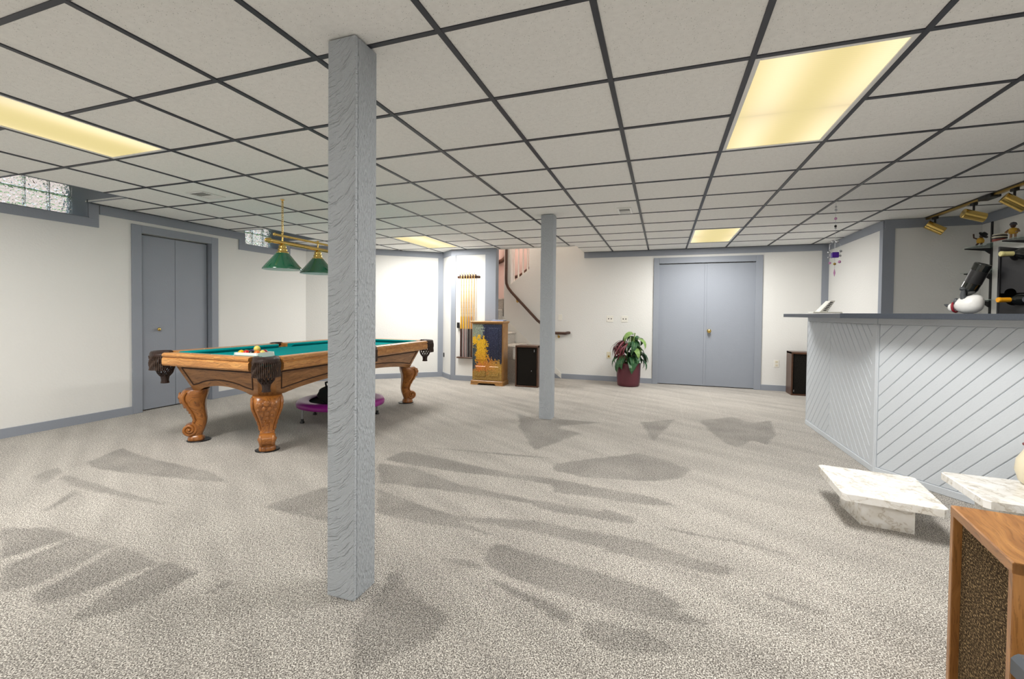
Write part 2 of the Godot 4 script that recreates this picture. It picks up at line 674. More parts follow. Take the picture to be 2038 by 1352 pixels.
# outlines (x, d in metres) of the carpet areas whose pile lies the other way
const PILE := [
	[-4.27, 2.25, -4.44, 2.59, -3.94, 2.50, -3.13, 2.44, -2.87, 2.34, -3.08, 2.30, -3.49, 2.24, -3.84, 2.20, -4.10, 2.20],
	[-4.28, 1.93, -4.35, 2.10, -4.16, 2.04, -4.02, 1.86],
	[-4.05, 1.96, -4.08, 2.03, -3.46, 1.98, -2.85, 1.94, -3.20, 1.91, -3.73, 1.91],
	[-3.48, 1.61, -3.70, 1.87, -3.63, 1.85, -3.44, 1.63],
	[-2.31, 2.12, -2.17, 2.53, -2.01, 2.39, -1.80, 2.10, -2.11, 2.11],
	[-3.42, 1.41, -3.18, 1.50, -2.94, 1.50, -3.00, 1.23],
	[-2.93, 1.50, -2.64, 1.51, -2.58, 1.21, -2.60, 1.13, -2.64, 1.08, -2.89, 1.19],
	[-2.60, 1.52, -2.26, 1.47, -2.31, 1.25, -2.36, 1.11, -2.49, 1.10],
	[-2.24, 1.49, -2.00, 1.48, -2.01, 1.39, -2.02, 1.18, -2.17, 1.07, -2.23, 1.25],
	[-1.83, 1.37, -1.83, 1.49, -1.80, 1.47, -1.84, 1.25],
	[-2.13, 3.16, -2.13, 3.41, -2.01, 3.42, -1.55, 3.33, -1.09, 3.23, -0.74, 3.24, -0.04, 3.14, 0.09, 3.06, -0.04, 3.01, -0.68, 3.00, -0.74, 3.12, -1.06, 3.15, -1.45, 3.11, -1.88, 3.13],
	[-2.14, 3.06, -1.80, 3.07, -1.34, 2.89, -0.78, 2.82, -0.14, 2.80, -0.14, 2.70, -0.56, 2.70, -0.72, 2.71, -0.79, 2.76, -1.28, 2.76, -1.88, 2.72],
	[-1.83, 2.62, -1.46, 2.50, -1.12, 2.43, -0.71, 2.54, -0.03, 2.51, -0.03, 2.35, -0.34, 2.37, -0.67, 2.41, -0.90, 2.40, -1.10, 2.38, -0.83, 2.29, -1.06, 2.30, -1.25, 2.28, -1.61, 2.30],
	[-0.82, 2.19, -0.76, 2.21, -0.02, 2.09, 0.11, 2.00, -0.02, 1.93, -0.27, 1.90, -0.62, 1.94, -0.81, 2.02],
	[-1.03, 1.98, -0.87, 2.01, -0.77, 1.97, -0.86, 1.95],
	[-0.75, 1.91, -0.65, 1.90, -0.33, 1.80, -0.34, 1.73, -0.54, 1.81],
	[-1.19, 1.78, -1.13, 1.80, -1.04, 1.72, -0.78, 1.59, -0.79, 1.47, -0.88, 1.34, -0.95, 1.22, -1.09, 1.40, -1.14, 1.64],
	[-0.27, 1.76, -0.22, 1.80, -0.02, 1.79, 0.07, 1.73, -0.01, 1.68, -0.20, 1.64, -0.27, 1.69],
	[-2.09, 3.57, -1.62, 3.64, -1.11, 3.69, -0.78, 3.71, -1.18, 3.64, -1.78, 3.60],
	[-0.81, 3.57, -0.49, 3.85, -0.19, 4.11, 0.03, 4.00, 0.22, 3.83, 0.13, 3.57, -0.08, 3.44, -0.56, 3.35, -0.79, 3.41],
	[-1.46, 4.64, -1.41, 4.85, -0.77, 4.58, -1.05, 3.86],
	[-0.22, 5.33, 0.11, 5.46, -0.08, 4.56],
	[0.43, 5.59, 0.78, 5.54, 1.17, 5.89, 1.09, 5.25, 0.94, 4.83, 0.83, 4.96, 0.65, 4.62, 0.57, 4.75],
	[-0.33, 2.86, -0.13, 2.75, -0.32, 2.73],
	[-0.28, 2.43, -0.09, 2.49, 0.35, 2.38, 0.26, 2.30, 0.01, 2.33, -0.27, 2.34],
	[0.04, 2.29, 0.29, 2.25, 0.22, 2.25],
	[0.42, 2.24, 0.66, 2.17, 0.59, 2.14, 0.43, 2.20],
	[-0.24, 2.05, 0.08, 1.96, 0.19, 1.93, 0.08, 1.89, -0.22, 1.89],
	[0.00, 2.73, 0.48, 2.68, 0.67, 2.60, 0.47, 2.66, 0.08, 2.69],
	[-1.64, 5.19, -1.34, 5.01, -1.08, 5.11, -0.63, 5.12, -1.02, 4.81, -1.10, 3.95, -1.41, 4.60],
	[-0.21, 5.29, 0.14, 5.61, -0.07, 4.58],
	[0.41, 5.65, 0.79, 5.99, 0.97, 5.76, 1.18, 5.94, 1.09, 5.26, 0.91, 4.97, 0.85, 5.03, 0.69, 4.65, 0.57, 4.72, 0.48, 5.16],
]
const LENS_GLOW := 0.57
const LAMP_ENERGY := 3.2

func _ready() -> void:
	rng.seed = 1
	# ---- camera (a shifted 16 mm lens, 1.21 m above the carpet)
	var cam := Camera3D.new()
	cam.name = "camera"
	cam.projection = Camera3D.PROJECTION_FRUSTUM
	cam.near = 0.05
	cam.far = 100.0
	cam.size = 1352.0 / 902.1837 * cam.near
	cam.frustum_offset = Vector2((1019.0 - 998.3342) / 902.1837, (642.307 - 676.0) / 902.1837) * cam.near
	add_child(cam)
	var yaw := Basis(Vector3.UP, 0.3419)
	var b := yaw * Basis(Vector3.RIGHT, -0.0205) * Basis(Vector3.BACK, 0.0097)
	cam.transform = Transform3D(b, Vector3(0, 1.2107, 0))
	cam.current = true
	# ---- sky and exposure
	var env := Environment.new()
	env.background_mode = Environment.BG_SKY
	var sky := Sky.new()
	var sm := ProceduralSkyMaterial.new()
	sm.sky_top_color = c8(176, 196, 222)
	sm.sky_horizon_color = c8(226, 230, 234)
	sm.ground_horizon_color = c8(150, 150, 140)
	sm.ground_bottom_color = c8(110, 110, 100)
	sm.sky_energy_multiplier = 1.5
	sky.sky_material = sm
	env.sky = sky
	env.tonemap_mode = Environment.TONE_MAPPER_LINEAR
	env.tonemap_exposure = 1.95
	env.sdfgi_enabled = true
	env.ssao_enabled = true
	env.ssil_enabled = true
	var we := WorldEnvironment.new()
	we.name = "environment"
	we.environment = env
	add_child(we)
	# ---- ceiling fixtures: [first column, first row] of the grid, each 1 x 2 modules
	for q in [[1, 1, "recessed ceiling light with a yellowed prismatic lens above the bar corner"], [-6, -1, "recessed ceiling light with a yellowed lens beside the near window"], [-6, 7, "recessed ceiling light with a yellowed lens over the angled far corner"], [1, 8, "recessed ceiling light with a yellowed lens before the double doors"], [1, -6, "recessed ceiling light behind the marble tables"], [-6, -6, "recessed ceiling light far before the pool table"]]:
		lamp_light(q[0], q[1])
	make_materials()
	build_shell()
	build_ceiling()
	build_trim()
	build_openings()
	build_stairs()
	build_outside()
	build_posts()
	build_bar()
	build_pool_table()
	build_billiard_lamp()
	build_small_things()
	build_tables_and_speakers()
	build_plant()
	build_bar_things()

func lamp_light(i: int, j: int) -> void:
	var l := AreaLight3D.new()
	l.name = "lens_light"
	l.area_size = Vector2(0.52, 1.14)
	l.area_normalize_energy = true
	l.light_energy = LAMP_ENERGY
	l.light_color = Color(1.0, 0.99, 0.97)
	l.area_range = 30.0
	l.shadow_enabled = true
	add_child(l, true)
	l.position = P(GX + (i + 0.5) * T, CEIL - 0.012, GZ + (j + 1.0) * T)
	l.rotation.x = -PI / 2

# ---------------------------------------------------------------- room shell
const A1 := Vector2(-5.78, 6.21)   # left wall meets the angled wall
const A2 := Vector2(-3.93, 7.72)   # angled wall meets the short return
const A3 := Vector2(-3.60, 7.40)   # return meets the cue wall
const A4 := Vector2(-2.76, 7.40)   # end of the cue wall
const WIN := [[2.314, 3.086], [5.0, 5.76]]
const SILL := 2.19

func build_shell() -> void:
	var f := MB.new()
	var fp := [[-6.3, ZF - 0.3], [XR + 0.3, ZF - 0.3], [XR + 0.3, 10.0], [-6.3, 10.0]]
	f.foot(fp, -0.12, 0.0)
	for k in f.v.size():
		var p: Vector3 = f.v[k]
		f.t[k] = Vector2(p.x, p.z)
		f.t2.append(Vector2((p.x + 6.0) / 9.4, (-p.z - 0.6) / 7.9))
	struct("floor", f, M.carpet, "heathered grey beige carpet with brushed streaks")
	# left wall with two windows and a closet recess
	var w := MB.new()
	var xo := -6.18
	var seg := func(z0: float, z1: float, y0: float, y1: float, x1 := XL):
		w.box(P(xo, y0, z0), P(x1, y1, z1))
	seg.call(ZF, 2.314, 0.0, 2.8)
	seg.call(2.314, 3.086, 0.0, SILL)
	seg.call(2.314, 3.086, 2.63, 2.8)
	seg.call(3.086, 3.595, 0.0, 2.8)
	seg.call(3.595, 4.478, 2.115, 2.8)
	seg.call(3.595, 4.478, 0.0, 2.115, -5.9)
	seg.call(4.478, 5.0, 0.0, 2.8)
	seg.call(5.0, 5.76, 0.0, SILL)
	seg.call(5.0, 5.76, 2.63, 2.8)
	seg.call(5.76, 6.5, 0.0, 2.8)
	struct("wall_left", w, M.wall_paint, "white plaster wall with the grey folding door")
	struct("wall_corner", along(A1, A2, 0.2, 0.0, 2.8, -1.0), M.wall_paint, "white angled wall behind the pool table")
	var n := MB.new()
	n.foot([[A2.x, A2.y], [A3.x, A3.y], [A3.x, A3.y + 0.12], [A2.x, A2.y + 0.15]], 0.0, 2.8)
	n.foot([[A3.x, A3.y], [A4.x, A4.y], [A4.x, A4.y + 0.12], [A3.x, A3.y + 0.12]], 0.0, 2.8)
	struct("wall_niche", n, M.wall_paint, "white wall panel that holds the cue rack")
	# back wall: the part beside the stairs is cut on a slope below the upper flight
	var bw := MB.new()
	var back := PackedVector2Array([Vector2(-2.94, 0), Vector2(2.62, 0), Vector2(2.62, 2.8), Vector2(-1.3, 2.8), Vector2(-1.3, 4.6), Vector2(-2.434, 4.6), Vector2(-2.434, 2.052), Vector2(-2.806, 1.768), Vector2(-2.806, 4.6), Vector2(-2.94, 4.6)])
	for q in Geometry2D.clip_polygons(back, PackedVector2Array([Vector2(-0.086, -0.1), Vector2(1.425, -0.1), Vector2(1.425, 2.105), Vector2(-0.086, 2.105)])):
		bw.extrude(q, P(0, 0, ZB + 0.14), Vector3.RIGHT, Vector3.UP, Vector3(0, 0, 0.14))
	bw.box(P(-0.2, 0, ZB + 0.1), P(1.55, 2.2, ZB + 0.14))
	struct("wall_back", bw, M.wall_paint, "white back wall with grey double doors")
	var rw := MB.new()
	rw.foot([[2.42, 6.5], [XR + 0.2, 6.5], [XR + 0.2, 6.7], [2.62, 6.7], [2.62, ZB + 0.14], [2.42, ZB + 0.14]], 0.0, 2.8)
	struct("wall_bar", rw, M.wall_paint, "white wall behind the bar")
	struct("wall_right", bx(P(XR, 0, ZF), P(XR + 0.2, 2.8, 6.5)), M.wall_paint, "white wall with black shelf brackets")
	struct("wall_front", bx(P(xo, 0, ZF - 0.2), P(XR + 0.2, 2.8, ZF)), M.wall_paint, "white wall facing the bar")

func room_outline() -> PackedVector2Array:
	return PackedVector2Array([Vector2(XL, ZF), Vector2(XR, ZF), Vector2(XR, 6.5), Vector2(2.42, 6.5), Vector2(2.42, ZB), Vector2(-1.38, ZB), Vector2(-1.38, 7.46), Vector2(A4.x, 7.46), A4, A3, A2, A1])

const WELLS := [[2.2605, 3.06], [4.83, 5.73]]

func pieces_in_room(x0: float, x1: float, z0: float, z1: float) -> Array:
	var cell := PackedVector2Array([Vector2(x0, z0), Vector2(x1, z0), Vector2(x1, z1), Vector2(x0, z1)])
	var out: Array = []
	out.append_array(Geometry2D.intersect_polygons(cell, room_outline()))
	for wl in WELLS:
		var hole := PackedVector2Array([Vector2(XL - 0.3, wl[0]), Vector2(-5.13, wl[0]), Vector2(-5.13, wl[1]), Vector2(XL - 0.3, wl[1])])
		var next := []
		for q in out:
			next += Geometry2D.clip_polygons(q, hole)
		out = next
	return out

func lit_cells() -> Dictionary:
	var d := {}
	for q in [[1, 1], [-6, -1], [-6, 7], [1, 8], [1, -6], [-6, -6]]:
		d[Vector2i(q[0], q[1])] = true
		d[Vector2i(q[0], q[1] + 1)] = true
	return d

func build_ceiling() -> void:
	# the joist deck over everything, open above the stairs
	var deck := MB.new()
	deck.box(P(-6.3, 2.64, ZF - 0.2), P(XR + 0.2, 2.8, 6.2))
	deck.box(P(-1.38, 2.64, 6.2), P(XR + 0.2, 2.8, 8.6))
	deck.box(P(-6.3, 2.64, 6.2), P(-1.38, 2.8, 7.4))
	var root := struct("ceiling", deck, M.wall_paint, "suspended ceiling of white mineral tiles in dark metal tees")
	var lit := lit_cells()
	var h := 0.0105
	var full := []
	for k in 5:
		var m := MB.new()
		m.uvo = Vector2(0.37 * k, 0.21 * k)
		m.grain = Vector3.RIGHT if k % 2 else Vector3.BACK
		var s := T * 0.5 - h
		m.extrude(PackedVector2Array([Vector2(-s, -s), Vector2(s, -s), Vector2(s, s), Vector2(-s, s)]), Vector3(0, 0.016, 0), Vector3.RIGHT, Vector3.BACK, Vector3(0, -0.016, 0), 0.003)
		full.append(m.mesh())
	var far_field := MB.new()
	var kind := 0
	for j in range(-10, 12):
		for i in range(-10, 6):
			if lit.has(Vector2i(i, j)):
				continue
			var x0 := GX + i * T
			var z0 := GZ + j * T
			var got := pieces_in_room(x0 + h, x0 + T - h, z0 + h, z0 + T - h)
			for q in got:
				var area := 0.0
				for k in q.size():
					area += q[k].cross(q[(k + 1) % q.size()]) * 0.5
				area = absf(area)
				if area < 0.002:
					continue
				kind = (kind * 7 + 3 + i + 20) % 5
				if j < -1:
					far_field.extrude(q, Vector3(0, CEIL + 0.02, 0), Vector3.RIGHT, Vector3(0, 0, -1), Vector3(0, -0.016, 0))
				elif area > (T - 2 * h) * (T - 2 * h) * 0.995:
					var o := obj("ceiling_tile", full[kind], M.ceiling_tile, root)
					o.position = P(x0 + T * 0.5, CEIL + 0.004 + 0.0015 * rng.randf(), z0 + T * 0.5)
				else:
					var m := MB.new()
					m.uvo = Vector2(0.3 * kind, 0.2 * kind)
					m.extrude(q, Vector3(0, CEIL + 0.02, 0), Vector3.RIGHT, Vector3(0, 0, -1), Vector3(0, -0.016, 0))
					obj("ceiling_tile", m, M.ceiling_tile, root)
	obj("tile_field", far_field, M.ceiling_tile, root).set_meta("kind", "stuff")
	for i in range(-9, 6):
		var x := GX + i * T
		var m := MB.new()
		for q in pieces_in_room(x - 0.012, x + 0.012, ZF, ZB):
			m.extrude(q, Vector3(0, CEIL + 0.03, 0), Vector3.RIGHT, Vector3(0, 0, -1), Vector3(0, -0.031, 0))
		if m.v.size():
			obj("main_tee", m, M.tee_metal, root)
	for j in range(-9, 12):
		var z := GZ + j * T
		# the tees stop at the fixtures
		var split := MB.new()
		for q in pieces_in_room(XL, XR, z - 0.012, z + 0.012):
			var rest := [q]
			for cell in lit:
				if lit.has(Vector2i(cell.x, cell.y + 1)) and cell.y + 1 == j:
					var x0: float = GX + cell.x * T
					var cut := PackedVector2Array([Vector2(x0, z - 1), Vector2(x0 + T, z - 1), Vector2(x0 + T, z + 1), Vector2(x0, z + 1)])
					var nx := []
					for r in rest:
						nx += Geometry2D.clip_polygons(r, cut)
					rest = nx
			for r in rest:
				split.extrude(r, Vector3(0, CEIL + 0.03, 0), Vector3.RIGHT, Vector3(0, 0, -1), Vector3(0, -0.03, 0))
		if split.v.size():
			obj("cross_tee", split, M.tee_metal, root)
	# light wells above the two windows
	var wells := MB.new()
	for wl in WELLS:
		wells.box(P(-5.12, CEIL, wl[0] - 0.02), P(-5.135, 2.64, wl[1] + 0.02))
		wells.box(P(-5.12, CEIL, wl[0] - 0.02), P(XL, 2.64, wl[0]))
		wells.box(P(-5.12, CEIL, wl[1]), P(XL, 2.64, wl[1] + 0.02))
	obj("light_well", wells, M.grey_paint, root)
	# fixtures
	var labels := ["recessed fluorescent ceiling light between the bar and the near post", "recessed fluorescent ceiling light by the wall window beside the folding door", "recessed fluorescent ceiling light over the angled corner wall", "recessed fluorescent ceiling light just before the double doors"]
	var spots := [[1, 1], [-6, -1], [-6, 7], [1, 8], [1, -6], [-6, -6]]
	for s in spots.size():
		var q: Array = spots[s]
		var t := thing("ceiling_light", labels[s] if s < 4 else ["recessed fluorescent ceiling light beyond the equipment case, away from the bar", "recessed fluorescent ceiling light farthest from the stairs, on the folding door side"][s - 4], "ceiling light", P(GX + (q[0] + 0.5) * T, CEIL, GZ + (q[1] + 1.0) * T), 0.0, "recessed fluorescent lights")
		var fr := MB.new()
		var hx := T * 0.5 - 0.011
		var hz := T - 0.011
		for sg in [-1.0, 1.0]:
			fr.box(Vector3(sg * hx, 0.001, -hz), Vector3(sg * (hx - 0.024), 0.03, hz), 0.002)
			fr.box(Vector3(-hx + 0.024, 0.001, sg * hz), Vector3(hx - 0.024, 0.03, sg * (hz - 0.024)), 0.002)
		obj("frame", fr, M.white_enamel, t)
		obj("lens", bx(Vector3(-hx + 0.024, 0.006, -hz + 0.024), Vector3(hx - 0.024, 0.012, hz - 0.024)), M.diffuser, t)
		obj("housing", bx(Vector3(-hx, 0.031, -hz), Vector3(hx, 0.12, hz)), M.white_enamel, t)
	# vents
	for q in [[-4.24, 3.235, 0.22, 0.25, "white ceiling air vent near the folding door"], [-0.41, 5.12, 0.15, 0.27, "white ceiling air vent above the carpet behind the far post"]]:
		var t := thing("ceiling_vent", q[4], "vent", P(q[0], CEIL, q[1]), 0.0)
		var fr := MB.new()
		var a: float = q[2] * 0.5
		var d: float = q[3] * 0.5
		for sg in [-1.0, 1.0]:
			fr.box(Vector3(sg * a, -0.006, -d), Vector3(sg * (a - 0.02), 0.004, d), 0.002)
			fr.box(Vector3(-a + 0.02, -0.006, sg * d), Vector3(a - 0.02, 0.004, sg * (d - 0.02)), 0.002)
		obj("frame", fr, M.white_enamel, t)
		obj("duct", bx(Vector3(-a + 0.01, 0.002, -d + 0.01), Vector3(a - 0.01, 0.003, d - 0.01)), M.dark_gap, t)
		var nsl := 9
		for k in nsl:
			var sl := MB.new()
			var z := lerpf(-d + 0.03, d - 0.03, k / float(nsl - 1))
			sl.xf = Transform3D(Basis(Vector3.RIGHT, 0.7 if k < nsl / 2 else -0.7), Vector3(0, 0.0, z))
			sl.box(Vector3(-a + 0.02, -0.006, -0.001), Vector3(a - 0.02, 0.006, 0.001))
			obj("slat", sl, M.white_enamel, t)

func build_trim() -> void:
	var g: Material = M.grey_paint
	var y0 := 2.24
	var n := 0.016
	var defs := []     # [name, A, B, y0, y1, side]
	var Lx := XL + 0.0
	var V := func(x: float, d: float) -> Vector2: return Vector2(x, d)
	var k := 1
	var put := func(called: String, A: Vector2, B: Vector2, a: float, c: float, label: String, side := 1.0):
		struct(called, along(A, B, n, a, c, side, null, 0.002), g, label)
	# ceiling line
	var crown := [[V.call(XL, ZF), V.call(XL, 2.214)], [V.call(XL, 3.186), V.call(XL, 4.9)], [V.call(XL, 5.86), A1], [A1, A2], [A2, A3], [A3, A4], [V.call(-1.38, ZB), V.call(2.42, ZB)], [V.call(2.42, ZB), V.call(2.42, 6.5)], [V.call(2.42, 6.5), V.call(XR, 6.5)], [V.call(XR, 6.5), V.call(XR, ZF)]]
	for q in crown:
		put.call("trim_%d" % k, q[0], q[1], y0, CEIL, "grey board along the ceiling")
		k += 1
	# uprights
	var e12 := (A2 - A1).normalized()
	var ups := [[A2 - e12 * 0.095, A2, 0.09, y0], [A3, A3 + Vector2(0.09, 0), 0.09, y0], [Vector2(-2.94, 7.4), A4, 0.0, y0], [A4 + Vector2(0, -0.016), A4 + Vector2(0, 0.13), 0.0, CEIL], [Vector2(2.33, ZB), Vector2(2.42, ZB), 0.0, y0], [Vector2(2.42, 6.58), Vector2(2.42, 6.5), 0.0, y0], [Vector2(2.40, 6.5), Vector2(2.515, 6.5), 0.0, y0]]
	for q in ups:
		put.call("trim_%d" % k, q[0], q[1], q[2], q[3], "grey upright corner board")
		k += 1
	# boards that step down round the windows
	for wn in WIN:
		for q in [[wn[0] - 0.1, wn[0], SILL - 0.005, CEIL], [wn[1], wn[1] + 0.09, SILL - 0.005, CEIL], [wn[0] - 0.1, wn[1] + 0.09, SILL - 0.095, SILL - 0.005]]:
			put.call("trim_%d" % k, Vector2(XL, q[0]), Vector2(XL, q[1]), q[2], q[3], "grey board framing the glass block window")
			k += 1
	# skirting
	var base := {"left_near": [Vector2(XL, ZF), Vector2(XL, 3.495)], "left_far": [Vector2(XL, 4.566), A1], "corner": [A1, A2], "return": [A2, A3], "niche": [A3, A4], "back_stairs": [Vector2(-1.98, ZB), Vector2(-0.162, ZB)], "back_right": [Vector2(1.518, ZB), Vector2(2.42, ZB)], "side": [Vector2(2.42, ZB), Vector2(2.42, 6.5)], "bar": [Vector2(2.42, 6.5), Vector2(XR, 6.5)], "right": [Vector2(XR, 6.5), Vector2(XR, ZF)]}
	for q in base:
		put.call("baseboard_" + q, base[q][0], base[q][1], 0.0, 0.09, "grey skirting board")

func build_openings() -> void:
	# folding closet door in the left wall
	var d1 := MB.new()
	d1.grain = Vector3.UP
	d1.box(P(XL, 0, 3.495), P(XL + 0.02, 2.2, 3.6), 0.003)
	d1.box(P(XL, 0, 4.473), P(XL + 0.02, 2.2, 4.57), 0.003)
	d1.box(P(XL, 2.112, 3.6), P(XL + 0.02, 2.2, 4.473), 0.003)
	d1.box(P(XL - 0.1, 0, 3.59), P(XL, 2.115, 3.602))
	d1.box(P(XL - 0.1, 0, 4.471), P(XL, 2.115, 4.483))
	var door1 := struct("door_1", d1, M.grey_paint, "grey flush folding closet door in a grey frame")
	var leafs := [[3.604, 4.03], [4.034, 4.455]]
	for q in leafs:
		var lf := obj("door_leaf", bx(P(XL - 0.085, 0.012, q[0]), P(XL - 0.05, 2.098, q[1]), 0.003, Vector3.UP), M.grey_paint, door1)
		if q[0] < 4.0:
			var kb := MB.new()
			kb.lathe([[0.006, 0.0], [0.006, 0.018], [0.019, 0.022], [0.021, 0.032], [0.014, 0.04], [0.002, 0.042]], 16, P(XL - 0.05, 0.975, 3.815), Vector3.RIGHT)
			obj("door_knob", kb, M.brass, lf)
	# double doors in the back wall
	var d2 := MB.new()
	d2.grain = Vector3.UP
	d2.box(P(-0.165, 0, ZB), P(-0.075, 2.2, ZB - 0.02), 0.003)
	d2.box(P(1.415, 0, ZB), P(1.518, 2.2, ZB - 0.02), 0.003)
	d2.box(P(-0.075, 2.1, ZB), P(1.415, 2.2, ZB - 0.02), 0.003)
	var door2 := struct("door_2", d2, M.grey_paint, "pair of grey flush doors in a grey frame")
	for q in [[-0.082, 0.668], [0.676, 1.421]]:
		var lf := obj("door_leaf", bx(P(q[0], 0.012, ZB + 0.06), P(q[1], 2.088, ZB + 0.022), 0.003, Vector3.UP), M.grey_paint, door2)
		if q[0] > 0.5:
			var kb := MB.new()
			kb.lathe([[0.032, 0.0], [0.03, 0.008], [0.011, 0.012], [0.011, 0.03], [0.03, 0.04], [0.033, 0.055], [0.024, 0.068], [0.002, 0.072]], 18, P(0.735, 0.945, ZB + 0.022), Vector3.BACK)
			obj("door_knob", kb, M.brass, lf)
	obj("astragal", bx(P(0.655, 0.012, ZB + 0.022), P(0.69, 2.085, ZB + 0.012), 0.003, Vector3.UP), M.grey_paint, door2)
	# glass block windows
	for wi in 2:
		var wn: Array = WIN[wi]
		var fm := MB.new()
		var nb := 4
		var p: float = (wn[1] - wn[0]) / nb
		for k in nb + 1:
			fm.box(P(-6.11, SILL, wn[0] + k * p - 0.0025), P(-6.06, 2.63, wn[0] + k * p + 0.0025))
		for k in 3:
			fm.box(P(-6.11, 2.232 + k * p - 0.0025, wn[0]), P(-6.06, 2.232 + k * p + 0.0025, wn[1]))
		fm.box(P(-6.12, SILL, wn[0]), P(-6.05, 2.232, wn[1]))
		var wr := struct("window_%d" % (wi + 1), fm, M.mortar, ["glass block window high in the wall before the folding door", "glass block window high in the wall beyond the folding door"][wi])
		for a in nb:
			for c in 2:
				var gb := MB.new()
				gb.grain = Vector3.UP
				gb.uvo = Vector2(0.31 * a + 0.1 * wi, 0.47 * c + 0.3 * a)
				gb.box(P(-6.125, 2.235 + c * p, wn[0] + a * p + 0.003), P(-6.045, 2.235 + (c + 1) * p - 0.006, wn[0] + (a + 1) * p - 0.003), 0.003)
				obj("glass_block", gb, M.glass_block, wr)
		var rv := MB.new()
		for sg in 2:
			rv.box(P(-6.18, SILL, wn[sg] - 0.004 + 0.0), P(XL, 2.63, wn[sg] + 0.004))
		rv.box(P(-6.05, SILL - 0.004, wn[0]), P(XL, SILL + 0.004, wn[1]))
		obj("reveal", rv, M.grey_paint, wr)

func build_stairs() -> void:
	# lower flight climbs to the left along the back wall, turns at the corner and climbs away behind it
	var rise := 0.215
	var run := 0.24
	var st := thing("staircase", "carpeted stairs climbing behind the cue wall beside the wood handrail", "stairs", P(-1.98, 0, 7.95))
	for k in 5:
		var x1 := -run * k
		var m := MB.new()
		m.grain = Vector3.BACK
		m.box(Vector3(x1, 0.0 if k == 0 else rise * k - 0.02, -0.425), Vector3(-1.55, rise * (k + 1) - 0.03, 0.42))
		m.box(Vector3(x1 + 0.028, rise * (k + 1) - 0.045, -0.425), Vector3(-1.55, rise * (k + 1), 0.42), 0.018)
		obj("step", m, M.stair_carpet, st)
	for k in 3:
		var m := MB.new()
		var y := rise * (5 + k)
		m.box(Vector3(-0.98 - 0.0, y - 0.02, -1.36), Vector3(-1.55, y + rise - 0.03, -0.2 - 0.25 * k))
		m.box(Vector3(-0.98, y + rise - 0.045, -1.36), Vector3(-1.55, y + rise, -0.172 - 0.25 * k), 0.018)
		if k < 2:
			obj("step", m, M.stair_carpet, st)
	# white skirting board on the wall
	var sk := MB.new()
	sk.extrude(PackedVector2Array([Vector2(0.2, 0.0), Vector2(0.2, 0.1), Vector2(-0.98, 1.16), Vector2(-0.98, 0.86)]), Vector3(0, 0, -0.428), Vector3.RIGHT, Vector3.UP, Vector3(0, 0, 0.014))
	obj("stringer", sk, M.white_gloss, st)
	# stairwell walls
	var sw := MB.new()
	sw.box(P(-3.65, 0, 7.54), P(-3.55, 4.7, 9.5))
	struct("wall_stair_left", sw, M.pink_paint, "pink wall at the turn of the stairs")
	sw = MB.new()
	sw.box(P(-3.65, 0, 9.32), P(-1.3, 4.7, 9.42))
	struct("wall_stairwell", sw, M.pink_paint, "pink wall of the stairwell")
	struct("wall_stair_right", bx(P(-1.4, 2.34, ZB + 0.14), P(-1.3, 4.7, 9.32)), M.pink_paint, "pink end wall of the upper stairs")
	var up := MB.new()
	up.box(P(-3.65, 2.36, 7.4), P(-1.3, 4.7, 7.46))
	up.box(P(-1.38, 2.36, 7.4), P(-1.3, 4.7, ZB + 0.14))
	up.box(P(-3.65, 4.6, 7.3), P(-1.3, 4.75, 9.5))
	struct("wall_landing", up, M.wall_paint, "white upper wall round the stairwell")
	struct("trim_40", bx(P(-2.76, 2.325, 7.45), P(-1.38, 2.36, 7.47)), M.wall_paint, "white edge of the stair opening")
	# sloping sill, balusters and the rail behind them
	var A := Vector2(-2.806, 1.768)
	var B := Vector2(-2.434, 2.052)
	var bal := thing("stair_railing", "white balusters and dark rail above the sloping stair wall", "railing", P(A.x, A.y, ZB + 0.07))
	var sl := MB.new()
	sl.extrude(PackedVector2Array([Vector2(0, 0), B - A, B - A + Vector2(0, 0.018), Vector2(0, 0.018)]), Vector3(0, 0, -0.05), Vector3.RIGHT, Vector3.UP, Vector3(0, 0, 0.1))
	obj("sill", sl, M.white_gloss, bal)
	for k in 4:
		var q := (B - A) * (0.12 + 0.25 * k)
		var m := MB.new()
		m.lathe([[0.017, 0.0], [0.017, 0.12], [0.012, 0.14], [0.015, 0.2], [0.011, 0.45], [0.014, 0.62], [0.016, 0.64], [0.016, 0.9]], 10, Vector3(q.x, q.y + 0.015, 0))
		obj("baluster", m, M.white_gloss, bal)
	var hr := MB.new()
	hr.grain = Vector3.RIGHT
	hr.tube([P(-3.15, 1.95, 9.24), P(-3.0, 1.98, 9.22), P(-2.85, 2.03, 9.22), P(-1.6, 2.98, 9.22)], 0.034, 10)
	tag(obj("upper_handrail", hr, M.rail_wood), "dark wood handrail on the pink stairwell wall", "handrail")
	# wall handrail: level at its foot, then up the slope, then round the corner and away
	var t := thing("handrail", "dark wood handrail running up the white stair wall", "handrail", P(-1.64, 0.86, ZB))
	var path := []
	for q in [[0.0, 0.0, 0.01], [-0.02, 0.0, 0.06], [-0.06, -0.01, 0.075], [-0.24, -0.01, 0.075], [-0.3, 0.005, 0.075], [-0.36, 0.045, 0.075], [-0.6, 0.225, 0.075], [-1.12, 0.76, 0.075], [-1.19, 0.85, 0.075], [-1.225, 0.93, 0.07], [-1.235, 1.02, 0.06], [-1.235, 1.4, 0.06], [-1.235, 2.2, 0.06]]:
		path.append(Vector3(q[0], q[1], q[2]))
	var hm := MB.new()
	hm.tube(path, 0.027, 10)
	obj("rail", hm, M.rail_wood, t)
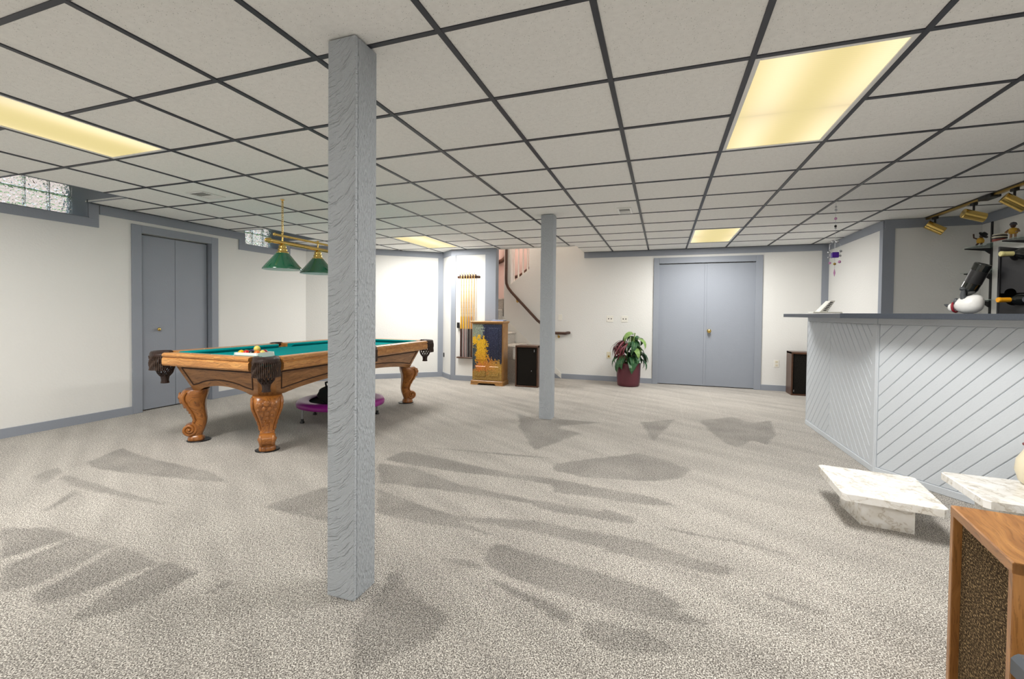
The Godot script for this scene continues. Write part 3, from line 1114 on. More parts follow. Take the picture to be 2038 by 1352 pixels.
	for q in [[-0.2, -0.01], [-1.02, 0.655]]:
		var bm := MB.new()
		bm.tube([Vector3(q[0], q[1] - 0.07, 0.002), Vector3(q[0], q[1] - 0.07, 0.05), Vector3(q[0], q[1] - 0.025, 0.072)], 0.008, 8)
		bm.lathe([[0.025, 0.0], [0.02, 0.006]], 12, Vector3(q[0], q[1] - 0.07, 0), Vector3.BACK)
		obj("bracket", bm, M.brass_satin, t)
	var cv := MB.new()
	cv.tube([P(-3.2, 2.7, 9.275), P(-3.2, 2.5, 9.275), P(-3.23, 2.41, 9.275), P(-3.3, 2.35, 9.275), P(-3.42, 2.31, 9.275)], 0.045, 10)
	tag(obj("rail_volute", cv, M.rail_wood), "curved end of a dark wood rail in the stairwell", "handrail")
	# lamp of the upper hall, above the stairs
	var lt := thing("hall_lamp", "round white glass lamp on the hall ceiling above the stairs", "ceiling lamp", P(-2.6, 4.6, 8.6))
	var gm := MB.new()
	gm.lathe([[0.14, 0.0], [0.15, -0.03], [0.12, -0.09], [0.06, -0.12], [0.001, -0.125]], 20, Vector3.ZERO, Vector3.UP)
	obj("globe", gm, M.diffuser, lt)
	var hl := OmniLight3D.new()
	hl.name = "hall_light"
	hl.light_energy = 2.0
	hl.light_size = 0.1
	hl.omni_range = 20.0
	hl.shadow_enabled = true
	hl.light_color = Color(1.0, 0.95, 0.88)
	hl.position = Vector3(0, -0.2, 0)
	lt.add_child(hl)

func build_outside() -> void:
	# what the glass blocks look onto: lawn and the neighbouring brick wall
	var gr := paint("lawn", c8(108, 132, 74), 0.95)
	struct("ground", bx(P(-30, 1.6, -20), P(-6.2, 2.12, 25)), gr, "lawn outside the basement windows")
	var br := paint("brick_red", c8(214, 176, 164), 0.9)
	var w := thing("neighbour_wall", "pink brick wall outside the windows", "wall", P(-9.5, 2.12, 4.0))
	w.set_meta("kind", "structure")
	obj("wall_face", bx(Vector3(-0.2, 0, -7), Vector3(0.0, 2.6, 7)), br, w)

func build_posts() -> void:
	# each post is cased in four rough boards
	for q in [[-1.333, -1.195, 1.555, 1.70, "post_paint", "grey painted rough wooden post standing close to the pool table"], [-1.33, -1.185, 5.05, 5.20, "post_rough", "grey painted rough wooden post between the stairs and the double doors"]]:
		var t := thing("support_post", q[5], "post", P((q[0] + q[1]) * 0.5, 0, (q[2] + q[3]) * 0.5))
		var hx: float = (q[1] - q[0]) * 0.5
		var hz: float = (q[3] - q[2]) * 0.5
		var k := 0.018
		var H := CEIL - 0.0015
		obj("board", bx(Vector3(-hx, 0, hz - k), Vector3(hx - 0.001, H, hz), 0.0025, Vector3.UP), M[q[4]], t)
		obj("board", bx(Vector3(hx - k, 0, -hz), Vector3(hx, H, hz - k - 0.001), 0.0025, Vector3.UP), M.post_rough, t)
		obj("board", bx(Vector3(-hx, 0, -hz), Vector3(hx - k - 0.001, H, -hz + k), 0.0025, Vector3.UP), M.post_paint, t)
		obj("board", bx(Vector3(-hx, 0, -hz + k + 0.001), Vector3(-hx + k, H, hz - k - 0.001), 0.0025, Vector3.UP), M.post_rough, t)

# ---------------------------------------------------------------- bar
const BC := Vector2(1.569, 4.262)     # corner of the bar front
const BD := Vector2(0.592, -0.806)    # along its angled side
const BN := Vector2(0.806, 0.592)     # from its angled side into the bar

# tongue-and-groove boards laid at a slope over a panel: o is its lower corner, ax runs along it
func slope_boards(parent: Node, o: Vector3, ax: Vector3, width: float, y0: float, y1: float, rise: float, pitch: float, out: Vector3, shift := 0.0) -> void:
	var frame := PackedVector2Array([Vector2(0, y0), Vector2(width, y0), Vector2(width, y1), Vector2(0, y1)])
	var lo := -absf(rise) * width - 0.2
	var k0 := int(floor((y0 - (maxf(rise, 0.0) * width)) / pitch)) - 1
	var k1 := int(ceil((y1 - (minf(rise, 0.0) * width)) / pitch)) + 1
	for k in range(k0, k1 + 1):
		var b := k * pitch + shift
		var strip := PackedVector2Array([Vector2(-0.01, b - rise * 0.01 + 0.0012), Vector2(width + 0.01, b + rise * (width + 0.01) + 0.0012), Vector2(width + 0.01, b + rise * (width + 0.01) + pitch - 0.0012), Vector2(-0.01, b - rise * 0.01 + pitch - 0.0012)])
		for q in Geometry2D.intersect_polygons(strip, frame):
			var area := 0.0
			for i in q.size():
				area += q[i].cross(q[(i + 1) % q.size()]) * 0.5
			if absf(area) < 0.0006:
				continue
			var m := MB.new()
			m.grain = (ax + Vector3.UP * rise).normalized()
			m.uvo = Vector2(rng.randf(), rng.randf())
			m.extrude(q, o, ax, Vector3.UP, out * 0.012, 0.0045)
			obj("board", m, M.bar_paint, parent)

func build_bar() -> void:
	var far := Vector2(1.54, 5.93)
	var end := BC + BD * 2.1
	var t := thing("home_bar", "pale grey bar clad in diagonal grooved boards", "bar", P(BC.x, 0, BC.y))
	var L := P(-BC.x, 0, BC.y)    # room point -> local: P(x,y,d) - P(BC)
	var loc := func(q: Vector2, y := 0.0) -> Vector3: return P(q.x - BC.x, y, q.y - BC.y)
	# carcass behind the boards
	var m := MB.new()
	var inner := 0.16
	m.foot([[far.x - BC.x + 0.012, far.y - BC.y], [0.012, 0.012], [BD.x * 2.1 + BN.x * 0.012, BD.y * 2.1 + BN.y * 0.012], [BD.x * 2.1 + BN.x * inner, BD.y * 2.1 + BN.y * inner], [inner, 0.06], [far.x - BC.x + inner, far.y - BC.y]], 0.0, 1.199)
	obj("carcass", m, M.bar_paint, t)
	# left side: two panels whose boards meet in a peak
	var e := (BC - far)
	var len := e.length()
	var ed := e / len
	var axl := Vector3(ed.x, 0, -ed.y)
	var outl := Vector3(-1, 0, 0)
	outl = (outl - axl * outl.dot(axl)).normalized()
	var half := 0.70
	var fo: Vector3 = loc.call(far)
	slope_boards(t, fo + axl * 0.008 + Vector3.ZERO, axl, half - 0.012, 0.05, 1.155, 1.0, 0.108, outl)
	slope_boards(t, fo + axl * (half + 0.004), axl, len - half - 0.075, 0.05, 1.155, -1.0, 0.108, outl)
	# angled side
	var axr := Vector3(BD.x, 0, -BD.y)
	var outr := -Vector3(BN.x, 0, -BN.y)
	slope_boards(t, axr * 0.012, axr, 2.08, 0.05, 1.155, 1.17, 0.113, outr, 0.03)
	var tr := MB.new()
	tr.grain = axl
	tr.extrude(PackedVector2Array([Vector2(0, 0), Vector2(len, 0), Vector2(len, 0.05), Vector2(0, 0.05)]), fo, axl, Vector3.UP, outl * 0.018, 0.004)
	tr.extrude(PackedVector2Array([Vector2(0, 0), Vector2(2.1, 0), Vector2(2.1, 0.05), Vector2(0, 0.05)]), Vector3.ZERO, axr, Vector3.UP, outr * 0.018, 0.004)
	obj("base_trim", tr, M.bar_paint, t)
	var hr := MB.new()
	hr.extrude(PackedVector2Array([Vector2(0, 1.155), Vector2(len, 1.155), Vector2(len, 1.199), Vector2(0, 1.199)]), fo, axl, Vector3.UP, outl * 0.014, 0.002)
	hr.extrude(PackedVector2Array([Vector2(0, 1.155), Vector2(2.1, 1.155), Vector2(2.1, 1.199), Vector2(0, 1.199)]), Vector3.ZERO, axr, Vector3.UP, outr * 0.014, 0.002)
	obj("top_rail", hr, M.bar_paint, t)
	var cp := MB.new()
	cp.grain = Vector3.UP
	cp.extrude(PackedVector2Array([Vector2(len - 0.07, 0.0), Vector2(len + 0.012, 0.0), Vector2(len + 0.012, 1.155), Vector2(len - 0.07, 1.155)]), fo, axl, Vector3.UP, outl * 0.016, 0.003)
	cp.extrude(PackedVector2Array([Vector2(-0.014, 0.0), Vector2(0.012, 0.0), Vector2(0.012, 1.155), Vector2(-0.014, 1.155)]), Vector3.ZERO, axr, Vector3.UP, outr * 0.016, 0.003)
	obj("corner_strip", cp, M.bar_paint, t)
	cp = MB.new()
	cp.grain = Vector3.UP
	cp.extrude(PackedVector2Array([Vector2(-0.002, 0.05), Vector2(0.008, 0.05), Vector2(0.008, 1.155), Vector2(-0.002, 1.155)]), fo, axl, Vector3.UP, outl * 0.014, 0.002)
	obj("end_strip", cp, M.bar_paint, t)
	# the continuous counter
	var over := 0.27
	var a := BC - BN * over
	var s := (1.29 - a.x) / BD.x
	var corner := a + BD * s
	var deep := 0.42
	var ib := BC + BN * deep
	var c := MB.new()
	var in_x := 1.98
	var s2 := (in_x - ib.x) / BD.x
	var ic := ib + BD * s2
	c.foot([[1.29, 5.93], [corner.x, corner.y], [a.x + BD.x * 2.2, a.y + BD.y * 2.2], [ib.x + BD.x * 2.2, ib.y + BD.y * 2.2], [ic.x, ic.y], [in_x, 5.93]], 1.199, 1.236, 0.003)
	tag(obj("bar_counter", c, M.grey_laminate), "dark grey laminate counter lying on the bar", "counter")

# ---------------------------------------------------------------- pool table
func build_pool_table() -> void:
	var cx := -3.65
	var cz := 4.155
	var HX := 0.68
	var HZ := 1.395
	var t := thing("pool_table", "oak pool table with teal cloth and carved scroll legs", "pool table", P(cx, 0, cz))
	# slate bed and cloth
	obj("bed_cloth", bx(Vector3(-HX + 0.1, 0.75, -HZ + 0.1), Vector3(HX - 0.1, 0.79, HZ - 0.1), 0.002), M.table_felt, t)
	# cushions: one between each pair of pockets
	var cush := func(A: Vector3, B: Vector3, inward: Vector3):
		var m := MB.new()
		var d := (B - A).normalized()
		var rs := []
		for k in 2:
			var p := A if k == 0 else B
			var cut := d * (0.045 if k == 0 else -0.045)
			rs.append([p + Vector3(0, 0.83, 0), p + Vector3(0, 0.79, 0), p + inward * 0.03 + Vector3(0, 0.79, 0) + cut * 0.5, p + inward * 0.055 + Vector3(0, 0.815, 0) + cut, p + inward * 0.05 + Vector3(0, 0.826, 0) + cut])
		for k in 5:
			var k1 := (k + 1) % 5
			m.poly([rs[0][k], rs[0][k1], rs[1][k1], rs[1][k]], (rs[0][k] + rs[0][k1]) * 0.5 - (A + Vector3(0, 0.81, 0) + inward * 0.025))
		m.poly(rs[0], -d)
		m.poly(rs[1], d)
		obj("cushion", m, M.table_felt, t)
	var ix := HX - 0.125
	var iz := HZ - 0.125
	for sg in [-1.0, 1.0]:
		cush.call(Vector3(-ix + 0.06, 0, sg * iz), Vector3(ix - 0.06, 0, sg * iz), Vector3(0, 0, -sg))
		cush.call(Vector3(sg * ix, 0, -iz + 0.06), Vector3(sg * ix, 0, -0.07), Vector3(-sg, 0, 0))
		cush.call(Vector3(sg * ix, 0, 0.07), Vector3(sg * ix, 0, iz - 0.06), Vector3(-sg, 0, 0))
	# wood rails: profiled, two tiers, six pieces
	var prof := [Vector2(-0.002, 0.829), Vector2(-0.112, 0.834), Vector2(-0.128, 0.828), Vector2(-0.135, 0.815), Vector2(-0.132, 0.803), Vector2(-0.122, 0.798), Vector2(-0.126, 0.79), Vector2(-0.134, 0.783), Vector2(-0.134, 0.735), Vector2(-0.126, 0.722), Vector2(-0.1, 0.72), Vector2(-0.002, 0.735)]
	var rail := func(A: Vector3, B: Vector3, inward: Vector3):
		var m := MB.new()
		var d := (B - A).normalized()
		m.grain = d
		m.uvo = Vector2(rng.randf() * 2.0, rng.randf())
		for k in prof.size():
			var a: Vector2 = prof[k]
			var b2: Vector2 = prof[(k + 1) % prof.size()]
			var pa := inward * a.x + Vector3(0, a.y, 0)
			var pb := inward * b2.x + Vector3(0, b2.y, 0)
			var mid := (pa + pb) * 0.5 - (inward * -0.06 + Vector3(0, 0.78, 0))
			m.poly([A + pa, B + pa, B + pb, A + pb], mid)
		for q in [[A, -d], [B, d]]:
			var pts := PackedVector2Array(prof)
			var ixs := Geometry2D.triangulate_polygon(pts)
			for i in range(0, ixs.size(), 3):
				var tr := []
				for k in 3:
					var p2: Vector2 = pts[ixs[i + k]]
					tr.append(q[0] + inward * p2.x + Vector3(0, p2.y, 0))
				m.poly(tr, q[1])
		var o := obj("rail", m, M.oak, t)
		# inlaid sights
		for k in 3:
			var sm := MB.new()
			sm.lathe([[0.006, 0.0], [0.005, 0.0015]], 4, A.lerp(B, 0.25 + 0.25 * k) + inward * -0.055 + Vector3(0, 0.8312, 0))
			obj("sight", sm, M.white_plastic, o)
	for sg in [-1.0, 1.0]:
		rail.call(Vector3(-ix + 0.05, 0, sg * iz), Vector3(ix - 0.05, 0, sg * iz), Vector3(0, 0, -sg))
		rail.call(Vector3(sg * ix, 0, -iz + 0.05), Vector3(sg * ix, 0, -0.06), Vector3(-sg, 0, 0))
		rail.call(Vector3(sg * ix, 0, 0.06), Vector3(sg * ix, 0, iz - 0.05), Vector3(-sg, 0, 0))
	# apron: sloping panels, arched below, cut across the corners
	var tx := HX - 0.09
	var tz := HZ - 0.09
	var ct := 0.10
	var lx := HX - 0.19
	var lz := HZ - 0.19
	var cb := 0.10
	var yt := 0.735
	var yb := 0.485
	var side := func(c0: Vector3, e: Vector3, down_in: Vector3, a: float, b: float, arch: float):
		# c0 centre of the top edge, e along it, down_in the step to the bottom edge
		var L := down_in.length()
		var dn := down_in / L
		var nrm := e.cross(dn)
		if nrm.dot(Vector3(c0.x, 0, c0.z)) < 0.0:
			nrm = -nrm
		nrm = nrm.normalized()
		var pts := PackedVector2Array([Vector2(-a, 0), Vector2(a, 0), Vector2(b, L)])
		var b2 := b - 0.09
		for k in 17:
			var x := lerpf(b2, -b2, k / 16.0)
			pts.append(Vector2(x, L - arch * pow(cos(x / b2 * PI * 0.5), 0.7)))
		pts.append(Vector2(-b, L))
		var m := MB.new()
		m.grain = e
		m.uvo = Vector2(rng.randf() * 2.0, rng.randf())
		m.extrude(pts, c0 - nrm * 0.03, e, dn, nrm * 0.03)
		var o := obj("apron_panel", m, M.oak_apron, t)
		# dark inlay line round the field
		var line := MB.new()
		var ring := [Vector2(-a + 0.075, 0.045), Vector2(a - 0.075, 0.045), Vector2(b - 0.035, L - 0.055)]
		for k in 11:
			var x := lerpf(b - 0.11, -b + 0.11, k / 10.0)
			ring.append(Vector2(x, L - 0.06 - arch * pow(maxf(cos(x / b2 * PI * 0.5), 0.0), 0.7)))
		ring.append(Vector2(-b + 0.035, L - 0.055))
		for k in ring.size():
			var p: Vector2 = ring[k]
			var q: Vector2 = ring[(k + 1) % ring.size()]
			line.tube([c0 + e * p.x + dn * p.y, c0 + e * q.x + dn * q.y], 0.0065, 6)
		obj("inlay", line, M.dark_inlay, o)
	for sg in [-1.0, 1.0]:
		side.call(Vector3(0, yt, sg * tz), Vector3.RIGHT, Vector3(0, yb - yt, sg * (lz - tz)), tx - ct, lx - cb, 0.065)
		side.call(Vector3(sg * tx, yt, 0), Vector3.BACK, Vector3(sg * (lx - tx), yb - yt, 0), tz - ct, lz - cb, 0.085)
	for sx in [-1.0, 1.0]:
		for sz in [-1.0, 1.0]:
			var m := MB.new()
			m.grain = Vector3.UP
			var q := [Vector3(sx * (tx - ct), yt, sz * tz), Vector3(sx * tx, yt, sz * (tz - ct)), Vector3(sx * lx, yb, sz * (lz - cb)), Vector3(sx * (lx - cb), yb, sz * lz)]
			var inn := Vector3(-sx, 0, -sz).normalized() * 0.03
			m.poly(q, Vector3(sx, 0, sz))
			m.poly([q[0] + inn, q[1] + inn, q[2] + inn, q[3] + inn], -Vector3(sx, 0, sz))
			for k in 4:
				m.poly([q[k], q[(k + 1) % 4], q[(k + 1) % 4] + inn, q[k] + inn], (q[k] + q[(k + 1) % 4]) * 0.5 - (q[0] + q[1] + q[2] + q[3]) * 0.25)
			obj("corner_panel", m, M.oak_apron, t)
	obj("leg_block", bx(Vector3(-lx + 0.16, yb + 0.1, -lz + 0.16), Vector3(lx - 0.16, yb + 0.16, -lz + 0.26)), M.oak_apron, t)
	obj("leg_block", bx(Vector3(-lx + 0.16, yb + 0.1, lz - 0.16), Vector3(lx - 0.16, yb + 0.16, lz - 0.26)), M.oak_apron, t)
	# legs
	for sx in [-1.0, 1.0]:
		for sz in [-1.0, 1.0]:
			pool_leg(t, Vector3(sx * (lx - 0.06), 0, sz * (lz - 0.06)), atan2(sx, sz))
	# pockets
	for sx in [-1.0, 1.0]:
		for sz in [-1.0, 0.0, 1.0]:
			pocket(t, Vector3(sx * (HX - 0.075 if sz != 0.0 else HX - 0.05), 0, sz * (HZ - 0.075)), atan2(sx, sz), sz == 0.0)
	# ball tray on the cloth
	var tray := thing("ball_tray", "white plastic tray of pool balls on the teal cloth", "tray", P(-3.545, 0.79, 3.17), 0.08)
	var tm := MB.new()
	tm.box(Vector3(-0.126, 0.0, -0.1), Vector3(0.126, 0.006, 0.1), 0.002)
	for sg in [-1.0, 1.0]:
		tm.extrude(PackedVector2Array([Vector2(0, 0), Vector2(-0.004, 0.04), Vector2(0.002, 0.04), Vector2(0.01, 0)]), Vector3(sg * 0.121, 0.002, -0.105), Vector3(sg, 0, 0), Vector3.UP, Vector3(0, 0, 0.21))
		tm.extrude(PackedVector2Array([Vector2(0, 0), Vector2(-0.004, 0.04), Vector2(0.002, 0.04), Vector2(0.01, 0)]), Vector3(-0.131, 0.002, sg * 0.095), Vector3(0, 0, sg), Vector3.UP, Vector3(0.262, 0, 0))
	obj("shell", tm, M.white_plastic, tray)
	var cols := [["yellow", c8(236, 176, 30)], ["red", c8(196, 36, 40)], ["black", c8(24, 22, 28)], ["orange", c8(222, 110, 40)], ["pale yellow", c8(232, 206, 110)], ["cream", c8(234, 224, 190)], ["purple", c8(74, 44, 104)], ["green", c8(30, 110, 62)], ["blue", c8(34, 66, 150)], ["maroon", c8(118, 32, 40)], ["dark red striped", c8(150, 40, 50)]]
	var at := [[-0.087, 0.062], [-0.029, 0.062], [0.03, 0.062], [0.088, 0.062], [0.088, 0.003], [0.03, 0.003], [-0.03, 0.003], [-0.088, 0.003], [-0.06, -0.056], [0.0, -0.056], [0.06, -0.056]]
	for k in cols.size():
		var bm := MB.new()
		bm.ball(Vector3(0, 0.0285, 0), Vector3.ONE * 0.0285, 18, 12)
		var bmat := paint("ball_" + cols[k][0].replace(" ", "_"), cols[k][1], 0.06)
		var bo := obj("pool_ball", bm, bmat)
		tag(bo, cols[k][0] + " pool ball lying in the white tray", "ball", "pool balls in the tray")
		bo.position = tray.position + Basis(Vector3.UP, 0.08) * Vector3(at[k][0], 0.006, at[k][1])
	var tb := MB.new()
	tb.ball(Vector3(0, 0.0285, 0), Vector3.ONE * 0.0285, 18, 12)
	var top := obj("pool_ball", tb, paint("ball_top", c8(226, 206, 104), 0.06))
	tag(top, "light yellow pool ball resting on top of the other balls", "ball", "pool balls in the tray")
	top.position = tray.position + Basis(Vector3.UP, 0.08) * Vector3(0.059, 0.047, 0.032)

func pool_leg(t: Node, at: Vector3, turn: float) -> void:
	var xf := Transform3D(Basis(Vector3.UP, turn), at)     # local +z points out of the corner
	var m := MB.new()
	m.xf = xf
	m.grain = Vector3.UP
	var tab := [[0.485, -0.01, 0.095, 0.115], [0.47, 0.0, 0.105, 0.122], [0.43, 0.016, 0.112, 0.124], [0.39, 0.02, 0.104, 0.12], [0.35, 0.012, 0.09, 0.108], [0.3, -0.004, 0.074, 0.09], [0.25, -0.022, 0.062, 0.074], [0.2, -0.03, 0.058, 0.062], [0.15, -0.022, 0.06, 0.056], [0.11, -0.004, 0.066, 0.055], [0.075, 0.006, 0.062, 0.054], [0.055, 0.0, 0.05, 0.048], [0.05, 0.0, 0.056, 0.056], [0.035, 0.0, 0.066, 0.066], [0.012, 0.0, 0.068, 0.068], [0.008, 0.0, 0.064, 0.064]]
	var rs := []
	for q in tab:
		var ring := []
		for k in 28:
			var a := TAU * k / 28
			var cx := cos(a)
			var sz := sin(a)
			var ex: float = signf(cx) * pow(absf(cx), 0.75) * q[3]
			var ez: float = signf(sz) * pow(absf(sz), 0.75) * q[2]
			var flute := 0.0
			if q[0] > 0.1 and q[0] < 0.46:
				flute = 0.005 * cos(6.0 * a)
			ring.append(Vector3(ex * (1.0 + flute * 8.0), q[0], q[1] + ez * (1.0 + flute * 8.0)))
		rs.append(ring)
	m.rings(rs)
	var o := obj("leg", m, M.carved_oak, t)
	# scroll at the foot: a spiral on each flank
	for sg in [-1.0, 1.0]:
		var s := MB.new()
		s.xf = xf
		var path := []
		var rad := []
		for k in 33:
			var a := k / 32.0 * TAU * 1.9
			var r := 0.058 * (1.0 - k / 32.0 * 0.82)
			path.append(Vector3(sg * (0.042 + 0.018 * k / 32.0), 0.112 + r * sin(a + 1.9), 0.048 + r * cos(a + 1.9)))
			rad.append(0.017 - 0.006 * k / 32.0)
		s.tube(path, rad, 8)
		s.ball(Vector3(sg * 0.058, 0.112, 0.048), Vector3(0.018, 0.016, 0.016), 10, 6)
		s.lathe([[0.05, 0.0], [0.05, 0.05]], 18, Vector3(sg * 0.0, 0.112, 0.048), Vector3(sg, 0, 0))
		obj("scroll", s, M.carved_oak, o)
		# acanthus edge up the flank
		var e := MB.new()
		e.xf = xf
		var pth := []
		var rr := []
		for k in 15:
			var y := lerpf(0.18, 0.47, k / 14.0)
			var i := 0
			while i + 1 < tab.size() and tab[i + 1][0] > y:
				i += 1
			var f: float = (y - tab[i + 1][0]) / maxf(tab[i][0] - tab[i + 1][0], 0.001)
			pth.append(Vector3(sg * lerpf(tab[i + 1][3], tab[i][3], f) * 0.92, y, lerpf(tab[i + 1][1], tab[i][1], f) + lerpf(tab[i + 1][2], tab[i][2], f) * 0.6))
			rr.append(0.009 + 0.006 * absf(sin(k * 1.5)))
		e.tube(pth, rr, 7)
		obj("carved_edge", e, M.carved_oak, o)
	# relief on the knee: blossoms and leaves
	var c := MB.new()
	c.xf = xf
	var fl := [[0.0, 0.43, 0.024], [-0.05, 0.42, 0.019], [0.05, 0.42, 0.019], [-0.022, 0.385, 0.017], [0.022, 0.385, 0.017], [-0.065, 0.375, 0.014], [0.065, 0.375, 0.014], [0.0, 0.34, 0.019], [-0.035, 0.325, 0.013], [0.035, 0.325, 0.013], [0.0, 0.295, 0.016], [-0.018, 0.265, 0.011], [0.018, 0.265, 0.011], [0.0, 0.235, 0.012]]
	for q in fl:
		var i := 0
		while i + 1 < tab.size() and tab[i + 1][0] > q[1]:
			i += 1
		var f: float = (q[1] - tab[i + 1][0]) / maxf(tab[i][0] - tab[i + 1][0], 0.001)
		var w := lerpf(tab[i + 1][3], tab[i][3], f)
		var d := lerpf(tab[i + 1][2], tab[i][2], f)
		var uu := lerpf(tab[i + 1][1], tab[i][1], f)
		var zz: float = uu + d * pow(maxf(1.0 - pow(absf(q[0]) / w, 2.66), 0.0), 1.0 / 2.66) * 1.0
		c.ball(Vector3(q[0], q[1], zz), Vector3(q[2], q[2] * 1.15, 0.011), 9, 6)
		if q[2] > 0.016:
			for p in 5:
				var a := TAU * p / 5
				c.ball(Vector3(q[0] + cos(a) * q[2] * 0.8, q[1] + sin(a) * q[2] * 0.8, zz - 0.002), Vector3(q[2] * 0.42, q[2] * 0.42, 0.009), 7, 5)
	obj("carving", c, M.carved_oak, o)
	var pad := MB.new()
	pad.xf = xf
	pad.lathe([[0.098, 0.0], [0.1, 0.004], [0.092, 0.008]], 24, Vector3(0, 0, -0.02))
	obj("floor_pad", pad, M.black_plastic, o)

func pocket(t: Node, at: Vector3, turn: float, middle: bool) -> void:
	var xf := Transform3D(Basis(Vector3.UP, turn), at)     # local +z points out of the table
	var R := 0.082 if not middle else 0.075
	var spread := 2.15 if not middle else 1.35
	var L := MB.new()
	L.xf = xf
	var rs := []
	var N := 21
	for k in N:
		var a: float = lerpf(-spread, spread, k / float(N - 1))
		var dir := Vector3(sin(a), 0, cos(a))
		var ring := []
		for q in [[-0.024, 0.826], [-0.02, 0.838], [-0.006, 0.843], [0.012, 0.838], [0.021, 0.822], [0.022, 0.795], [0.016, 0.785], [0.004, 0.79], [-0.012, 0.8], [-0.022, 0.81]]:
			ring.append(dir * (R + q[0]) + Vector3(0, q[1], 0))
		rs.append(ring)
	L.rings(rs)
	var o := obj("pocket_leather", L, M.leather, t)
	# fringe of twisted cords
	var f := MB.new()
	f.xf = xf
	for k in 27:
		var a: float = lerpf(-spread * 0.86, spread * 0.86, k / 26.0)
		var dir := Vector3(sin(a), 0, cos(a))
		var p := []
		var r := []
		for s in 13:
			var y := 0.8 - s * 0.0105
			p.append(dir * (R + 0.02 + 0.004 * sin(s * 0.9 + k)) + Vector3(0, y, 0))
			r.append(0.0062 if s % 2 == 0 else 0.0042)
		f.tube(p, r, 5)
	var fo := obj("fringe", f, M.cord, o)
	fo.set_meta("kind", "stuff")
	# net and leather tail below
	var nt := MB.new()
	nt.xf = xf
	var tabn := [[0.073, 0.79], [0.074, 0.74], [0.07, 0.69], [0.058, 0.645], [0.036, 0.615]]
	for sgn in [-1.0, 1.0]:
		for k in 12:
			var p := []
			for s in 17:
				var u := s / 16.0 * 4.0
				var i := mini(int(u), 3)
				var rr := lerpf(tabn[i][0], tabn[i + 1][0], u - i)
				var y := lerpf(tabn[i][1], tabn[i + 1][1], u - i)
				var a: float = TAU * k / 12.0 + sgn * s / 16.0 * 1.4
				p.append(Vector3(sin(a) * rr, y, cos(a) * rr - 0.01))
			nt.tube(p, 0.0055, 5, false)
	obj("net", nt, M.leather, o)
	var tl := MB.new()
	tl.xf = xf
	tl.lathe([[0.04, 0.625], [0.034, 0.6], [0.03, 0.575], [0.036, 0.55], [0.03, 0.548]], 14, Vector3(0, 0, -0.01))
	obj("tail", tl, M.leather, o)

# ---------------------------------------------------------------- billiard lamp
func build_billiard_lamp() -> void:
	var t := thing("billiard_lamp", "brass billiard lamp with green glass shades hung over the pool table", "hanging lamp", P(-3.65, 0, 4.1))
	var zs := [0.5, 0.0, -0.5]
	var rod := MB.new()
	rod.tube([Vector3(0, 1.905, 0.66), Vector3(0, 1.905, -0.66)], 0.019, 14)
	for sg in [-1.0, 1.0]:
		rod.lathe([[0.019, 0.0], [0.027, 0.006], [0.027, 0.02], [0.018, 0.028], [0.022, 0.045], [0.012, 0.062], [0.002, 0.066]], 14, Vector3(0, 1.905, sg * 0.65), Vector3(0, 0, sg))
	obj("lower_bar", rod, M.brass, t)
	var r2 := MB.new()
	r2.tube([Vector3(0, 1.975, 0.6), Vector3(0, 1.975, -0.6)], 0.012, 12)
	for sg in [-1.0, 1.0]:
		r2.ball(Vector3(0, 1.975, sg * 0.6), Vector3.ONE * 0.017, 10, 8)
		r2.tube([Vector3(0, 1.905, sg * 0.5), Vector3(0, 1.99, sg * 0.5)], 0.008, 8)
	r2.tube([Vector3(0, 1.905, 0.0), Vector3(0, 1.985, 0.0)], 0.008, 8)
	r2.ball(Vector3(0, 1.99, 0), Vector3.ONE * 0.013, 10, 8)
	obj("upper_bar", r2, M.brass, t)
	for z in zs:
		var fit := MB.new()
		fit.lathe([[0.012, 1.9], [0.02, 1.885], [0.034, 1.878], [0.038, 1.862], [0.034, 1.85], [0.042, 1.845], [0.046, 1.828], [0.042, 1.816], [0.056, 1.81], [0.06, 1.8], [0.05, 1.795]], 20, Vector3(0, 0, z))
		obj("shade_holder", fit, M.brass, t)
		var sh := MB.new()
		sh.lathe([[0.05, 1.805], [0.062, 1.798], [0.178, 1.655], [0.186, 1.642], [0.188, 1.635], [0.186, 1.632]], 40, Vector3(0, 0, z), Vector3.UP, false, false)
		var so := obj("shade", sh, M.green_glass, t)
		var si := MB.new()
		si.lathe([[0.046, 1.8], [0.058, 1.793], [0.174, 1.652], [0.186, 1.632]], 40, Vector3(0, 0, z), Vector3.UP, false, false)
		obj("white_lining", si, M.white_enamel, so)
		var bl := MB.new()
		bl.lathe([[0.014, 1.8], [0.016, 1.765], [0.03, 1.73], [0.031, 1.71], [0.022, 1.69], [0.001, 1.684]], 14, Vector3(0, 0, z))
		obj("bulb", bl, M.white_plastic, t)
	# chains
	for sg in [1.0, -1.0]:
		var c := MB.new()
		var k := 0
		var y := 2.0
		while y < CEIL - 0.02:
			var x := 0.0
			c.torus(Vector3(x, y, sg * 0.5), 0.011, 0.0028, Vector3.RIGHT if k % 2 else Vector3.BACK, 12, 5)
			y += 0.0185
			k += 1
		c.tube([Vector3(0, CEIL - 0.03, sg * 0.5), Vector3(0, CEIL - 0.001, sg * 0.5)], 0.004, 6)
		c.lathe([[0.02, CEIL - 0.001], [0.012, CEIL - 0.012]], 12, Vector3(0, 0, sg * 0.5))
		c.tube([Vector3(0.006, 2.0, sg * 0.5), Vector3(0.009, 2.15, sg * 0.5), Vector3(0.004, CEIL - 0.005, sg * 0.5)], 0.002, 5)
		obj("chain", c, M.brass, t)

